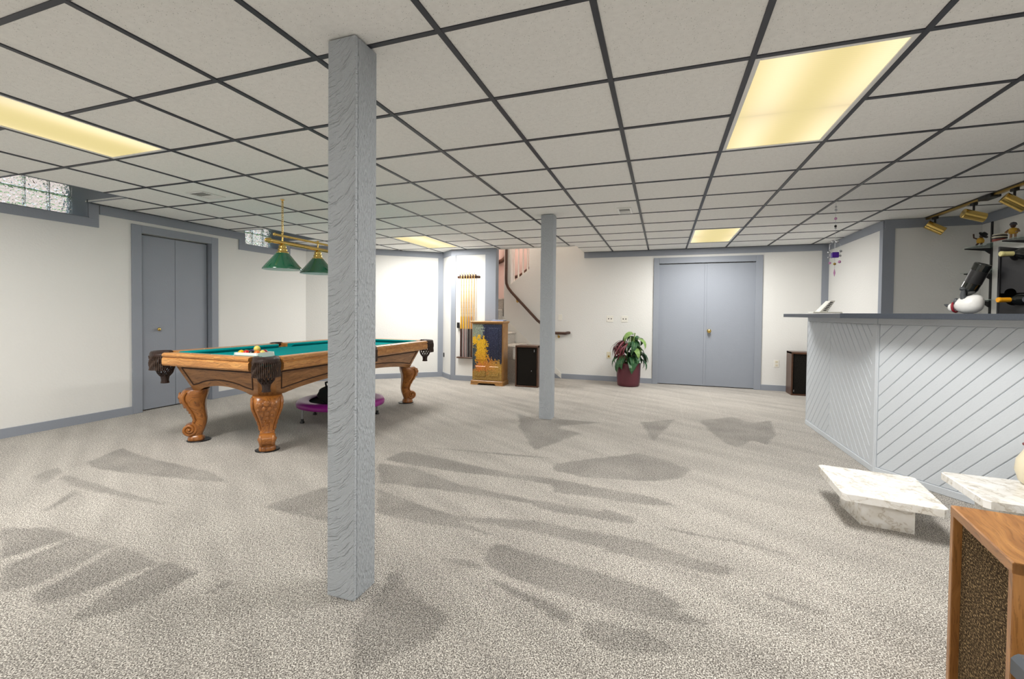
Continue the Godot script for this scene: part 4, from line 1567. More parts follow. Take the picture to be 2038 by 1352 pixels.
func plate(called: String, label: String, category: String, at: Vector3, toward: Vector3, w: float, h: float, holes: Array, m: Material) -> void:
	# toward: the way the plate faces
	var t := thing(called, label, category, at, atan2(toward.x, toward.z))
	obj("cover", bx(Vector3(-w / 2, -h / 2, 0), Vector3(w / 2, h / 2, 0.006), 0.003), m, t)
	for q in holes:
		obj(q[0], bx(Vector3(q[1] - q[3] / 2, q[2] - q[4] / 2, 0.004), Vector3(q[1] + q[3] / 2, q[2] + q[4] / 2, 0.0075), 0.001), M[q[5]], t)

func build_small_things() -> void:
	# mini trampoline under the pool table, with a bag on it
	var tc := P(-3.42, 0, 4.22)
	var t := thing("mini_trampoline", "round mini trampoline with a purple rim under the pool table", "trampoline", tc)
	var m := MB.new()
	m.lathe([[0.36, 0.205], [0.0005, 0.2]], 40, Vector3.ZERO, Vector3.UP, false, false)
	m.lathe([[0.36, 0.203], [0.0005, 0.197]], 40, Vector3.ZERO, Vector3.UP, false, false)
	obj("mat", m, M.black_cloth, t)
	var rim := MB.new()
	rim.lathe([[0.34, 0.222], [0.36, 0.232], [0.42, 0.236], [0.462, 0.226], [0.475, 0.2], [0.47, 0.172], [0.455, 0.17], [0.44, 0.185], [0.36, 0.2], [0.34, 0.222]], 48, Vector3.ZERO, Vector3.UP, false, false)
	obj("rim_pad", rim, M.purple_vinyl, t)
	for k in 6:
		var a := TAU * k / 6.0 + 0.42
		var d := Vector3(sin(a), 0, cos(a))
		var lg := MB.new()
		lg.tube([d * 0.415 + Vector3(0, 0.185, 0), d * 0.415 + Vector3(0, 0.03, 0)], 0.0115, 10)
		var lo := obj("leg", lg, M.steel, t)
		var ft := MB.new()
		ft.lathe([[0.014, 0.045], [0.016, 0.02], [0.024, 0.012], [0.024, 0.0]], 12, d * 0.415)
		obj("rubber_foot", ft, M.black_plastic, lo)
	var bag := thing("duffel_bag", "black soft bag lying on the purple trampoline", "bag", P(-3.5, 0.205, 4.22), 0.5)
	var bm := MB.new()
	var rs := []
	for k in 13:
		var u := k / 12.0
		var z := lerpf(-0.27, 0.27, u)
		var s := pow(maxf(sin(PI * clampf(u, 0.015, 0.985)), 0.0), 0.4)
		var ring := []
		for q in 18:
			var a := TAU * q / 18
			var yy := sin(a)
			ring.append(Vector3(cos(a) * 0.19 * s * (1.0 + 0.06 * sin(5.0 * u * 3.0 + q)), 0.002 + 0.085 * s + maxf(yy, -0.9) * 0.088 * s * (1.0 + 0.08 * sin(q * 1.7 + k)), z))
		rs.append(ring)
	bm.rings(rs)
	obj("body", bm, M.black_cloth, bag)
	for sg in [-1.0, 1.0]:
		var hm := MB.new()
		hm.tube([Vector3(sg * 0.08, 0.155, -0.1), Vector3(sg * 0.1, 0.2, -0.05), Vector3(sg * 0.1, 0.205, 0.05), Vector3(sg * 0.08, 0.155, 0.1)], 0.01, 8)
		obj("handle", hm, M.black_cloth, bag)
	# cue rack and cues
	var zr := 7.38
	var r := thing("cue_rack", "small dark wood cue rack fixed to the white wall panel", "cue rack", P(-3.26, 0.43, zr + 0.02))
	var top := MB.new()
	top.grain = Vector3.RIGHT
	top.box(Vector3(-0.2, 1.395, -0.012), Vector3(0.2, 1.44, 0.008), 0.004)
	for sg in [-1.0, 1.0]:
		top.lathe([[0.022, 0.0], [0.02, 0.012], [0.008, 0.02]], 12, Vector3(sg * 0.2, 1.418, 0.0), Vector3(sg, 0, 0))
	obj("clip_board", top, M.walnut, r)
	for k in 7:
		var cl := MB.new()
		var x := -0.15 + 0.05 * k
		cl.tube([Vector3(x, 1.42, 0.0), Vector3(x, 1.43, 0.03), Vector3(x + 0.004, 1.445, 0.05), Vector3(x, 1.465, 0.052)], [0.008, 0.01, 0.011, 0.006], 7)
		obj("clip", cl, M.walnut, r)
	var sh := MB.new()
	sh.box(Vector3(-0.2, -0.025, -0.02), Vector3(0.2, 0.0, 0.075), 0.006)
	obj("butt_shelf", sh, M.walnut, r)
	var cues := [["pool cue with a yellow forearm and dark butt beside the chalk holder", -0.125], ["pool cue with a yellow forearm and grey butt, second from the chalk holder", -0.075], ["pool cue with a spotted forearm, third from the chalk holder", -0.025], ["pool cue with a plain maple shaft, fourth from the chalk holder", 0.025], ["pool cue with dark butt wrap beside the bridge stick in the rack", 0.075]]
	for k in cues.size():
		var x: float = cues[k][1]
		var c := thing("pool_cue", cues[k][0], "cue", P(-3.26 + x, 0.43, zr - 0.02), 0.0, "cues in the wall rack")
		var y2 := 1.53 - (0.02 if k == 4 else 0.0)
		var sm := MB.new()
		sm.grain = Vector3.UP
		sm.lathe([[0.0125, 0.72], [0.0085, 1.2], [0.0062, y2 - 0.03]], 10, Vector3.ZERO)
		obj("shaft", sm, M.cue_maple, c)
		var fm := MB.new()
		fm.lathe([[0.0155, 0.5], [0.0128, 0.72]], 10, Vector3.ZERO)
		obj("forearm", fm, paint("cue_forearm_%d" % k, [c8(214, 160, 26), c8(222, 170, 40), c8(216, 176, 84), c8(206, 150, 60), c8(196, 140, 70)][k], 0.2), c)
		var bt := MB.new()
		bt.lathe([[0.016, 0.0], [0.0165, 0.03], [0.0155, 0.5]], 10, Vector3.ZERO)
		obj("butt", bt, paint("cue_butt_%d" % k, [c8(60, 30, 28), c8(150, 128, 128), c8(156, 140, 140), c8(40, 38, 42), c8(70, 50, 44)][k], 0.25), c)
		var tp := MB.new()
		tp.lathe([[0.0064, y2 - 0.03], [0.0062, y2 - 0.006], [0.004, y2]], 8, Vector3.ZERO)
		obj("tip", tp, M.white_plastic, c)
	var br := thing("bridge_stick", "bridge stick with a metal head hanging at the end of the cue rack", "bridge stick", P(-3.135, 0.43, zr - 0.02))
	var bs := MB.new()
	bs.lathe([[0.012, 0.0], [0.007, 1.46]], 10, Vector3.ZERO)
	obj("stick", bs, M.cue_maple, br)
	var bh := MB.new()
	bh.tube([Vector3(-0.03, 1.5, 0), Vector3(-0.012, 1.515, 0), Vector3(0, 1.505, 0), Vector3(0.012, 1.515, 0), Vector3(0.045, 1.512, 0), Vector3(0.055, 1.48, 0)], 0.005, 7)
	bh.tube([Vector3(0, 1.45, 0), Vector3(0, 1.508, 0)], 0.005, 7)
	obj("head", bh, M.steel, br)
	# a chalk cube holder hooked on the first cue
	var ch := MB.new()
	ch.box(Vector3(-0.025, -0.05, 0.0), Vector3(0.02, 0.05, 0.03), 0.004)
	var cho := obj("chalk_holder", ch, M.black_plastic)
	tag(cho, "small black chalk holder on the wall beside the first cue", "chalk holder")
	cho.position = P(-3.44, 0.99, zr - 0.0)
	# painted cabinet
	var cb := thing("painted_cabinet", "wooden cabinet with a blue, yellow and orange painted door", "cabinet", P(-2.77, 0, 7.21))
	var w := 0.27
	var dp := 0.145
	var H := 1.075
	var body := MB.new()
	body.grain = Vector3.UP
	body.box(Vector3(-w, 0.07, -dp), Vector3(w, H - 0.035, dp - 0.02), 0.003)
	obj("body", body, M.cabinet_wood, cb)
	var ct := MB.new()
	ct.box(Vector3(-w - 0.012, H - 0.04, -dp), Vector3(w + 0.012, H - 0.025, dp + 0.01), 0.004)
	ct.box(Vector3(-w - 0.03, H - 0.025, -dp), Vector3(w + 0.03, H, dp + 0.028), 0.006)
	obj("top", ct, M.cabinet_wood, cb)
	var bb := MB.new()
	bb.box(Vector3(-w - 0.018, 0.03, -dp), Vector3(w + 0.018, 0.075, dp + 0.015), 0.006)
	bb.extrude(PackedVector2Array([Vector2(-w - 0.018, 0), Vector2(-w + 0.1, 0), Vector2(-w + 0.13, 0.03), Vector2(w - 0.13, 0.03), Vector2(w - 0.1, 0), Vector2(w + 0.018, 0), Vector2(w + 0.018, 0.032), Vector2(-w - 0.018, 0.032)]), Vector3(0, 0, dp), Vector3.RIGHT, Vector3.UP, Vector3(0, 0, 0.014))
	bb.box(Vector3(-w - 0.018, 0, -dp), Vector3(-w, 0.03, dp), 0.0)
	bb.box(Vector3(w, 0, -dp), Vector3(w + 0.018, 0.03, dp), 0.0)
	obj("plinth", bb, M.cabinet_wood, cb)
	# colours of the painted door: soft patches only
	var pim := Image.create(192, 320, false, Image.FORMAT_RGB8)
	var pn := noise(301, 0.03, 3)
	var ps := noise(302, 0.12, 2)
	for y in 320:
		for x in 192:
			var u := x / 192.0 + 0.08 * pn.get_noise_2d(x, y) + 0.09 * ps.get_noise_2d(x * 0.6, y * 0.6)
			var vv := y / 320.0 + 0.08 * pn.get_noise_2d(x + 500, y) + 0.07 * ps.get_noise_2d(x * 0.6 + 90, y * 0.6)
			var st := ps.get_noise_2d(x * 0.7, y * 1.6)
			var col := c8(38, 46, 78).lerp(c8(24, 28, 48), clampf(vv * 1.4, 0, 1))
			if u < 0.36 and vv < 0.22:
				col = c8(132, 142, 126)
			elif u < 0.5 and vv < 0.68 and vv > 0.16 + 0.22 * u:
				col = c8(226, 174, 30).lerp(c8(206, 132, 28), clampf((vv - 0.4) * 2.5, 0, 1))
			elif vv > 0.84:
				col = c8(166, 128, 56)
			elif vv > 0.62 + 0.1 * (u - 0.5):
				col = c8(204, 116, 40).lerp(c8(186, 142, 60), clampf((u - 0.3) * 1.6, 0, 1))
			if u < 0.12 and vv > 0.36 and vv < 0.82:
				col = c8(54, 66, 72)
			col = col.lightened(clampf(st, 0, 1) * 0.28).darkened(clampf(-st, 0, 1) * 0.35)
			pim.set_pixel(x, y, col)
	var pm := paint("painted_door", Color.WHITE, 0.35)
	pm.albedo_texture = tex(pim)
	var dm := MB.new()
	var dz := dp - 0.018
	var y0 := 0.085
	var y1 := H - 0.05
	var tile := func(a: Vector2, b: Vector2, z: float, bev: float):
		var mm := MB.new()
		mm.box(Vector3(a.x, a.y, dz), Vector3(b.x, b.y, z), bev)
		for k in mm.v.size():
			var p: Vector3 = mm.v[k]
			mm.t[k] = Vector2((p.x + w) / (2 * w), (y1 - p.y) / (y1 - y0))
		return mm
	var door := obj("door", tile.call(Vector2(-w + 0.006, y0), Vector2(w - 0.012, y1), dp - 0.004, 0.002), pm, cb)
	for q in [[-w + 0.06, -0.02, 0.42, y1 - 0.06], [0.035, w - 0.06, 0.42, y1 - 0.06], [-w + 0.06, -0.02, y0 + 0.06, 0.32], [0.035, w - 0.06, y0 + 0.06, 0.32]]:
		obj("door_panel", tile.call(Vector2(q[0], q[2]), Vector2(q[1], q[3]), dp + 0.006, 0.009), pm, door)
	obj("side_panel", bx(Vector3(w, 0.14, -dp + 0.05), Vector3(w + 0.004, H - 0.1, dp - 0.06), 0.003, Vector3.UP), M.cabinet_wood, cb)
	var mg := thing("magazine_stack", "thin stack of magazines lying on the painted cabinet", "magazines", P(-2.62, H, 7.2), 0.1)
	for k in 3:
		obj("magazine", bx(Vector3(-0.1 + 0.008 * k, 0.008 * k, -0.12), Vector3(0.1 + 0.008 * k, 0.008 * k + 0.0078, 0.1 - 0.01 * k), 0.001), paint("magazine_%d" % k, [c8(206, 206, 214), c8(110, 130, 176), c8(176, 182, 206)][k], 0.35), mg)
	# plates on the walls
	var f := Vector3.BACK
	plate("light_switch", "white light switch plate on the wall beside the stairs", "switch", P(-1.816, 1.144, ZB), f, 0.075, 0.115, [["toggle", 0, 0, 0.012, 0.026, "white_plastic"]], M.white_plastic)
	plate("jack_plate", "square white jack plate above the plant, nearer the stairs", "wall plate", P(-0.903, 1.13, ZB), f, 0.115, 0.115, [["jack", -0.023, 0, 0.016, 0.02, "black_plastic"], ["jack", 0.023, 0, 0.016, 0.02, "black_plastic"]], M.white_plastic)
	plate("jack_plate", "square white jack plate above the plant, nearer the double doors", "wall plate", P(-0.648, 1.13, ZB), f, 0.115, 0.115, [["jack", -0.023, 0, 0.016, 0.02, "black_plastic"], ["jack", 0.023, 0, 0.016, 0.02, "black_plastic"]], M.white_plastic)
	plate("wall_outlet", "ivory electric outlet with a plug behind the potted plant", "outlet", P(-0.915, 0.47, ZB), f, 0.075, 0.12, [["socket", 0, 0.027, 0.034, 0.03, "ivory_plastic"], ["plug", 0, -0.02, 0.03, 0.035, "brass_satin"]], M.ivory_plastic)
	plate("wall_outlet", "white electric outlet beside the speaker at the double doors", "outlet", P(1.74, 0.44, ZB), f, 0.075, 0.12, [["socket", 0, 0.027, 0.034, 0.03, "ivory_plastic"], ["socket", 0, -0.027, 0.034, 0.03, "ivory_plastic"]], M.white_plastic)
	var sd := Vector3(0.7, 0, 0.7)
	plate("wall_outlet", "small dark outlet low on the short wall beside the cue rack", "outlet", P(-3.87, 0.42, 7.655), Vector3(-0.7, 0, 0.72), 0.05, 0.08, [["socket", 0, 0, 0.026, 0.04, "black_plastic"]], M.black_plastic)
	# hanging crystal mobile
	var mo := thing("hanging_mobile", "bead mobile with a purple cube hanging from the ceiling before the bar", "mobile", P(1.603, 0, 5.38))
	var st := MB.new()
	st.tube([Vector3(0, CEIL, 0), Vector3(0, 1.64, 0)], 0.0015, 5)
	for q in [[-0.045, 1.93, 1.78], [0.045, 1.93, 1.79]]:
		st.tube([Vector3(0, 1.95, 0), Vector3(q[0], q[1], 0), Vector3(q[0], q[2], 0)], 0.0015, 5)
	obj("string", st, M.steel, mo)
	for q in [[0, 2.30, 0, 0.01, "steel"], [0, 2.27, 0, 0.012, "steel"], [0, 2.185, 0, 0.013, "mobile_pink"], [0, 2.11, 0, 0.012, "black_plastic"], [0, 2.09, 0, 0.01, "steel"], [-0.02, 1.955, 0.01, 0.014, "steel"], [0.02, 1.955, 0, 0.014, "steel"], [-0.05, 1.85, 0, 0.013, "steel"], [0.045, 1.86, 0.01, 0.013, "steel"], [-0.05, 1.8, 0, 0.011, "steel"], [0.045, 1.815, 0, 0.011, "steel"], [0.0, 1.735, 0, 0.013, "brass_satin"], [-0.04, 1.745, 0, 0.012, "mobile_pink"], [0.04, 1.755, 0, 0.014, "mobile_pink"]]:
		if not M.has(q[4]):
			paint("mobile_pink", c8(214, 150, 200), 0.15)
		var bd := MB.new()
		bd.ball(Vector3(q[0], q[1], q[2]), Vector3.ONE * q[3], 10, 8)
		obj("bead", bd, M[q[4]], mo)
	var cu := MB.new()
	cu.box(Vector3(-0.028, 1.795, -0.028), Vector3(0.028, 1.85, 0.028), 0.004)
	obj("cube", cu, paint("mobile_purple", c8(74, 28, 148), 0.1), mo)
	var dr := MB.new()
	dr.lathe([[0.001, 1.61], [0.009, 1.645], [0.002, 1.685]], 6, Vector3.ZERO)
	obj("drop", dr, M.mobile_pink, mo)

func speaker(at: Vector3, turn: float, w: float, h: float, d: float, cab: String, grille: String, label: String) -> Node3D:
	# at: the middle of the front edge on the floor; local +z is the way it faces
	var t := thing("loudspeaker", label, "loudspeaker", at, turn)
	var k := 0.022
	var m := MB.new()
	m.grain = Vector3.UP
	m.box(Vector3(-w / 2, 0, -d), Vector3(-w / 2 + k, h, 0), 0.002)
	m.box(Vector3(w / 2 - k, 0, -d), Vector3(w / 2, h, 0), 0.002)
	m.box(Vector3(-w / 2 + k, 0.0, -d), Vector3(w / 2 - k, k, 0), 0.002)
	m.box(Vector3(-w / 2 + k, k, -d), Vector3(w / 2 - k, h - k, -d + 0.015))
	obj("cabinet", m, M[cab], t)
	obj("top", bx(Vector3(-w / 2, h - k - 0.006, -d), Vector3(w / 2, h + 0.001, 0.001), 0.003, Vector3.RIGHT), M[cab], t)
	obj("grille", bx(Vector3(-w / 2 + k + 0.002, k + 0.002, -0.045), Vector3(w / 2 - k - 0.002, h - k - 0.008, -0.018), 0.006), M[grille], t)
	return t

func marble_table(c: Array, h: float, base: Array, label: String) -> void:
	var o := Vector2((c[0][0] + c[2][0]) * 0.5, (c[0][1] + c[2][1]) * 0.5)
	var t := thing("marble_table", label, "low table", P(o.x, 0, o.y))
	var q := []
	var n := c.size()
	for i in n:
		var p := Vector2(c[i][0], c[i][1]) - o
		var a := Vector2(c[(i + n - 1) % n][0], c[(i + n - 1) % n][1]) - o
		var b := Vector2(c[(i + 1) % n][0], c[(i + 1) % n][1]) - o
		for e in [p + (a - p).normalized() * 0.022, p + (b - p).normalized() * 0.022]:
			q.append([e.x, e.y])
	var m := MB.new()
	m.uvo = o
	m.grain = Vector3(0.8, 0, 0.6)
	m.foot(q, h - 0.042, h, 0.003)
	obj("top", m, M.marble, t)
	var bq := []
	for p in base:
		bq.append([p[0] - o.x, p[1] - o.y])
	var b2 := MB.new()
	b2.uvo = o * 2.0
	b2.foot(bq, 0.0, h - 0.042, 0.0)
	obj("pedestal", b2, M.marble, t)

func build_tables_and_speakers() -> void:
	marble_table([[1.012, 3.631], [0.985, 3.087], [1.434, 3.007], [1.514, 3.56]], 0.2, [[1.09, 3.46], [1.105, 3.17], [1.34, 3.132], [1.37, 3.42]], "low cream marble plinth table standing free before the bar corner")
	marble_table([[1.61, 3.5], [1.58, 3.02], [2.04, 2.99], [2.09, 3.46]], 0.27, [[1.72, 3.38], [1.71, 3.13], [1.95, 3.12], [1.97, 3.37]], "low cream marble plinth table behind the wooden loudspeaker")
	# big loudspeaker in the foreground
	var e := Vector2(0.82, 1.72) - Vector2(0.765, 1.362)
	var mid := (Vector2(0.82, 1.72) + Vector2(0.765, 1.362)) * 0.5
	# it faces left; local x runs from far to near
	var turn := atan2(-e.y, -e.x) 
	var face := Vector2(-e.y, e.x).normalized()      # in (x, d)
	var big := speaker(P(mid.x, 0, mid.y), atan2(face.x, -face.y), e.length(), 0.65, 0.3, "teak", "grille_brown", "teak loudspeaker with brown grille beside the marble tables")
	obj("name_plate", bx(Vector3(e.length() / 2 - 0.045, 0.53, -0.02), Vector3(e.length() / 2 - 0.03, 0.6, -0.012), 0.002), M.brass_satin, big)
	var sm := speaker(P(-2.1, 0, 7.14), 0.0, 0.39, 0.68, 0.28, "walnut", "grille_black", "walnut loudspeaker with black grille between the cabinet and the post")
	obj("name_plate", bx(Vector3(0.12, 0.58, -0.02), Vector3(0.13, 0.62, -0.012), 0.002), M.steel, sm)
	obj("name_plate", bx(Vector3(0.075, 0.26, -0.02), Vector3(0.085, 0.275, -0.014), 0.002), M.steel, sm)
	var s3 := speaker(P(2.05, 0, 8.0), 0.0, 0.38, 0.66, 0.3, "walnut", "grille_black", "walnut loudspeaker with black grille half hidden by the bar end")
	obj("name_plate", bx(Vector3(-0.155, 0.05, -0.02), Vector3(-0.145, 0.085, -0.012), 0.002), M.steel, s3)
	var cs := thing("equipment_case", "grey plastic case standing against the teak loudspeaker", "case", P(0.855, 0, 1.13))
	obj("body", bx(Vector3(-0.145, 0, -0.14), Vector3(0.145, 0.44, 0.14), 0.02), paint("case_grey", c8(92, 98, 106), 0.35), cs)
	obj("lid", bx(Vector3(-0.147, 0.444, -0.142), Vector3(0.147, 0.5, 0.142), 0.012), M.case_grey, cs)
	# cream ceramic jug on the second marble table
	var v := thing("ceramic_jug", "cream ceramic jug with a dark red lip on the marble table", "jug", P(1.985, 0.27, 3.39))
	var vm := MB.new()
	vm.lathe([[0.045, 0.0], [0.066, 0.02], [0.082, 0.08], [0.076, 0.14], [0.05, 0.19], [0.042, 0.21], [0.048, 0.225]], 28, Vector3.ZERO)
	obj("body", vm, paint("cream_glaze", c8(232, 222, 196), 0.3), v)
	var lp := MB.new()
	lp.torus(Vector3(0, 0.227, 0), 0.046, 0.008)
	obj("lip", lp, paint("red_glaze", c8(112, 30, 34), 0.3), v)

# ---------------------------------------------------------------- plant
func leaf_mesh(length: float, width: float, bend: float, rows := 7) -> ArrayMesh:
	# rooted at the origin, pointing along +z, arching down
	var m := MB.new()
	var rs := []
	var p := Vector3.ZERO
	var a := 0.35
	var uvs := []
	for i in rows + 1:
		var u := i / float(rows)
		var w := width * pow(maxf(sin(PI * pow(u, 0.75)), 0.0), 0.8) * 0.5 + 0.0015
		var up := Vector3(0, cos(a), -sin(a))
		rs.append([p + Vector3(-w, 0, 0) + up * w * 0.28, p, p + Vector3(w, 0, 0) + up * w * 0.28])
		p += Vector3(0, sin(a), cos(a)) * length / rows
		a -= bend / rows
	for i in rows:
		for s in 2:
			var k0 := s
			var k1 := s + 1
			var u0 := i / float(rows)
			var u1 := (i + 1) / float(rows)
			var q := [rs[i][k0], rs[i][k1], rs[i + 1][k1], rs[i + 1][k0]]
			var uv := [Vector2(k0 * 0.5, u0), Vector2(k1 * 0.5, u0), Vector2(k1 * 0.5, u1), Vector2(k0 * 0.5, u1)]
			m.poly(q, Vector3(0, 1, 0.2), uv)
	return m.mesh()

func build_plant() -> void:
	var t := thing("potted_plant", "broad-leaved plant in a burgundy pot beside the double doors", "plant", P(-0.54, 0, 7.98))
	var pm := MB.new()
	pm.lathe([[0.165, 0.0], [0.182, 0.012], [0.188, 0.06], [0.196, 0.2], [0.2, 0.37], [0.2, 0.385], [0.19, 0.39], [0.182, 0.385], [0.18, 0.35]], 32, Vector3.ZERO, Vector3.UP, true, false)
	obj("pot", pm, M.pot_glaze, t)
	var so := MB.new()
	so.lathe([[0.181, 0.345], [0.0005, 0.355]], 24, Vector3.ZERO, Vector3.UP, false, false)
	obj("soil", so, M.soil, t)
	rng.seed = 404
	var big := [leaf_mesh(0.35, 0.12, 2.2), leaf_mesh(0.3, 0.1, 2.5), leaf_mesh(0.22, 0.09, 1.9)]
	var small := [leaf_mesh(0.17, 0.07, 1.6), leaf_mesh(0.14, 0.06, 1.2)]
	var red := [leaf_mesh(0.4, 0.026, 2.4, 9), leaf_mesh(0.34, 0.024, 2.2, 9), leaf_mesh(0.37, 0.022, 2.7, 9)]
	# stems
	var stems := [[Vector3(0.02, 0.35, 0), Vector3(0.06, 0.6, 0.03), Vector3(0.08, 0.78, 0.03), Vector3(0.1, 0.9, 0.02)], [Vector3(-0.03, 0.35, 0.02), Vector3(-0.02, 0.6, 0.02), Vector3(0.02, 0.84, 0.04)], [Vector3(0.05, 0.35, -0.02), Vector3(0.14, 0.55, 0.02), Vector3(0.2, 0.66, 0.04)], [Vector3(-0.05, 0.35, 0.0), Vector3(-0.12, 0.5, 0.05), Vector3(-0.17, 0.58, 0.08)]]
	for s in stems:
		var sm := MB.new()
		sm.tube(s, 0.009, 7)
		obj("stem", sm, M.leaf_young, t)
	# lower skirt of big drooping leaves, then a looser crown
	for k in 34:
		var a := TAU * k / 34.0 * 2.0 + rng.randf_range(-0.2, 0.2)
		var y := 0.44 + 0.012 * (k % 13) + rng.randf_range(-0.02, 0.03)
		var o := obj("leaf", big[k % 3], M.leaf, t)
		o.position = Vector3(sin(a) * 0.07 + 0.02, y, cos(a) * 0.07)
		o.rotation = Vector3(rng.randf_range(0.0, 0.5), a, rng.randf_range(-0.3, 0.3))
	for k in 22:
		var a := TAU * k / 11.0 + rng.randf_range(-0.3, 0.3)
		var u := k / 22.0
		var o := obj("leaf", (big if k % 2 else small)[k % 2], M.leaf_young if k % 4 == 1 else M.leaf, t)
		o.position = Vector3(0.04 + 0.07 * u + sin(a) * 0.02, 0.6 + 0.3 * u, 0.03 + cos(a) * 0.02)
		o.rotation = Vector3(rng.randf_range(-0.1, 0.5), a, rng.randf_range(-0.4, 0.4))
	for k in 46:
		var a := rng.randf_range(-2.4, -0.1)
		var o := obj("red_leaf", red[k % 3], M.leaf_red, t)
		o.position = Vector3(-0.03 + rng.randf_range(-0.03, 0.03), 0.72 + rng.randf_range(-0.04, 0.05), 0.06)
		o.rotation = Vector3(rng.randf_range(0.0, 0.5), a, rng.randf_range(-0.5, 0.5))

# ---------------------------------------------------------------- things on and behind the bar
func bottle(called: String, label: String, at: Vector3, basis: Basis, len: float, cap: Color, group := "", fat := 1.0) -> void:
	# lies along local +z, neck forward
	var t := thing(called, label, "bottle", at, 0.0, group)
	t.basis = basis
	var m := MB.new()
	var s := len / 0.3
	m.lathe([[0.008 * fat, 0.02], [0.03 * fat, 0.004], [0.034 * fat, 0.0], [0.038 * fat, 0.004], [0.038 * fat, 0.18 * s], [0.034 * fat, 0.2 * s], [0.018, 0.225 * s], [0.0145, 0.24 * s], [0.0145, 0.285 * s], [0.0165, 0.287 * s], [0.0165, 0.296 * s], [0.012, 0.3 * s]], 20, Vector3.ZERO, Vector3.BACK)
	obj("glass", m, M.bottle_glass, t)
	var c := MB.new()
	c.lathe([[0.0155, 0.235 * s], [0.0155, 0.286 * s], [0.0175, 0.288 * s], [0.0175, 0.299 * s], [0.0145, 0.302 * s]], 16, Vector3.ZERO, Vector3.BACK)
	obj("capsule", c, paint("capsule_" + str(M.size()), cap, 0.3), t)
	var l := MB.new()
	l.lathe([[0.0384 * fat, 0.05 * s], [0.0384 * fat, 0.14 * s]], 20, Vector3.ZERO, Vector3.BACK, false, false)
	obj("paper_label", l, paint("paper_" + str(M.size()), c8(30, 30, 32), 0.4), t)

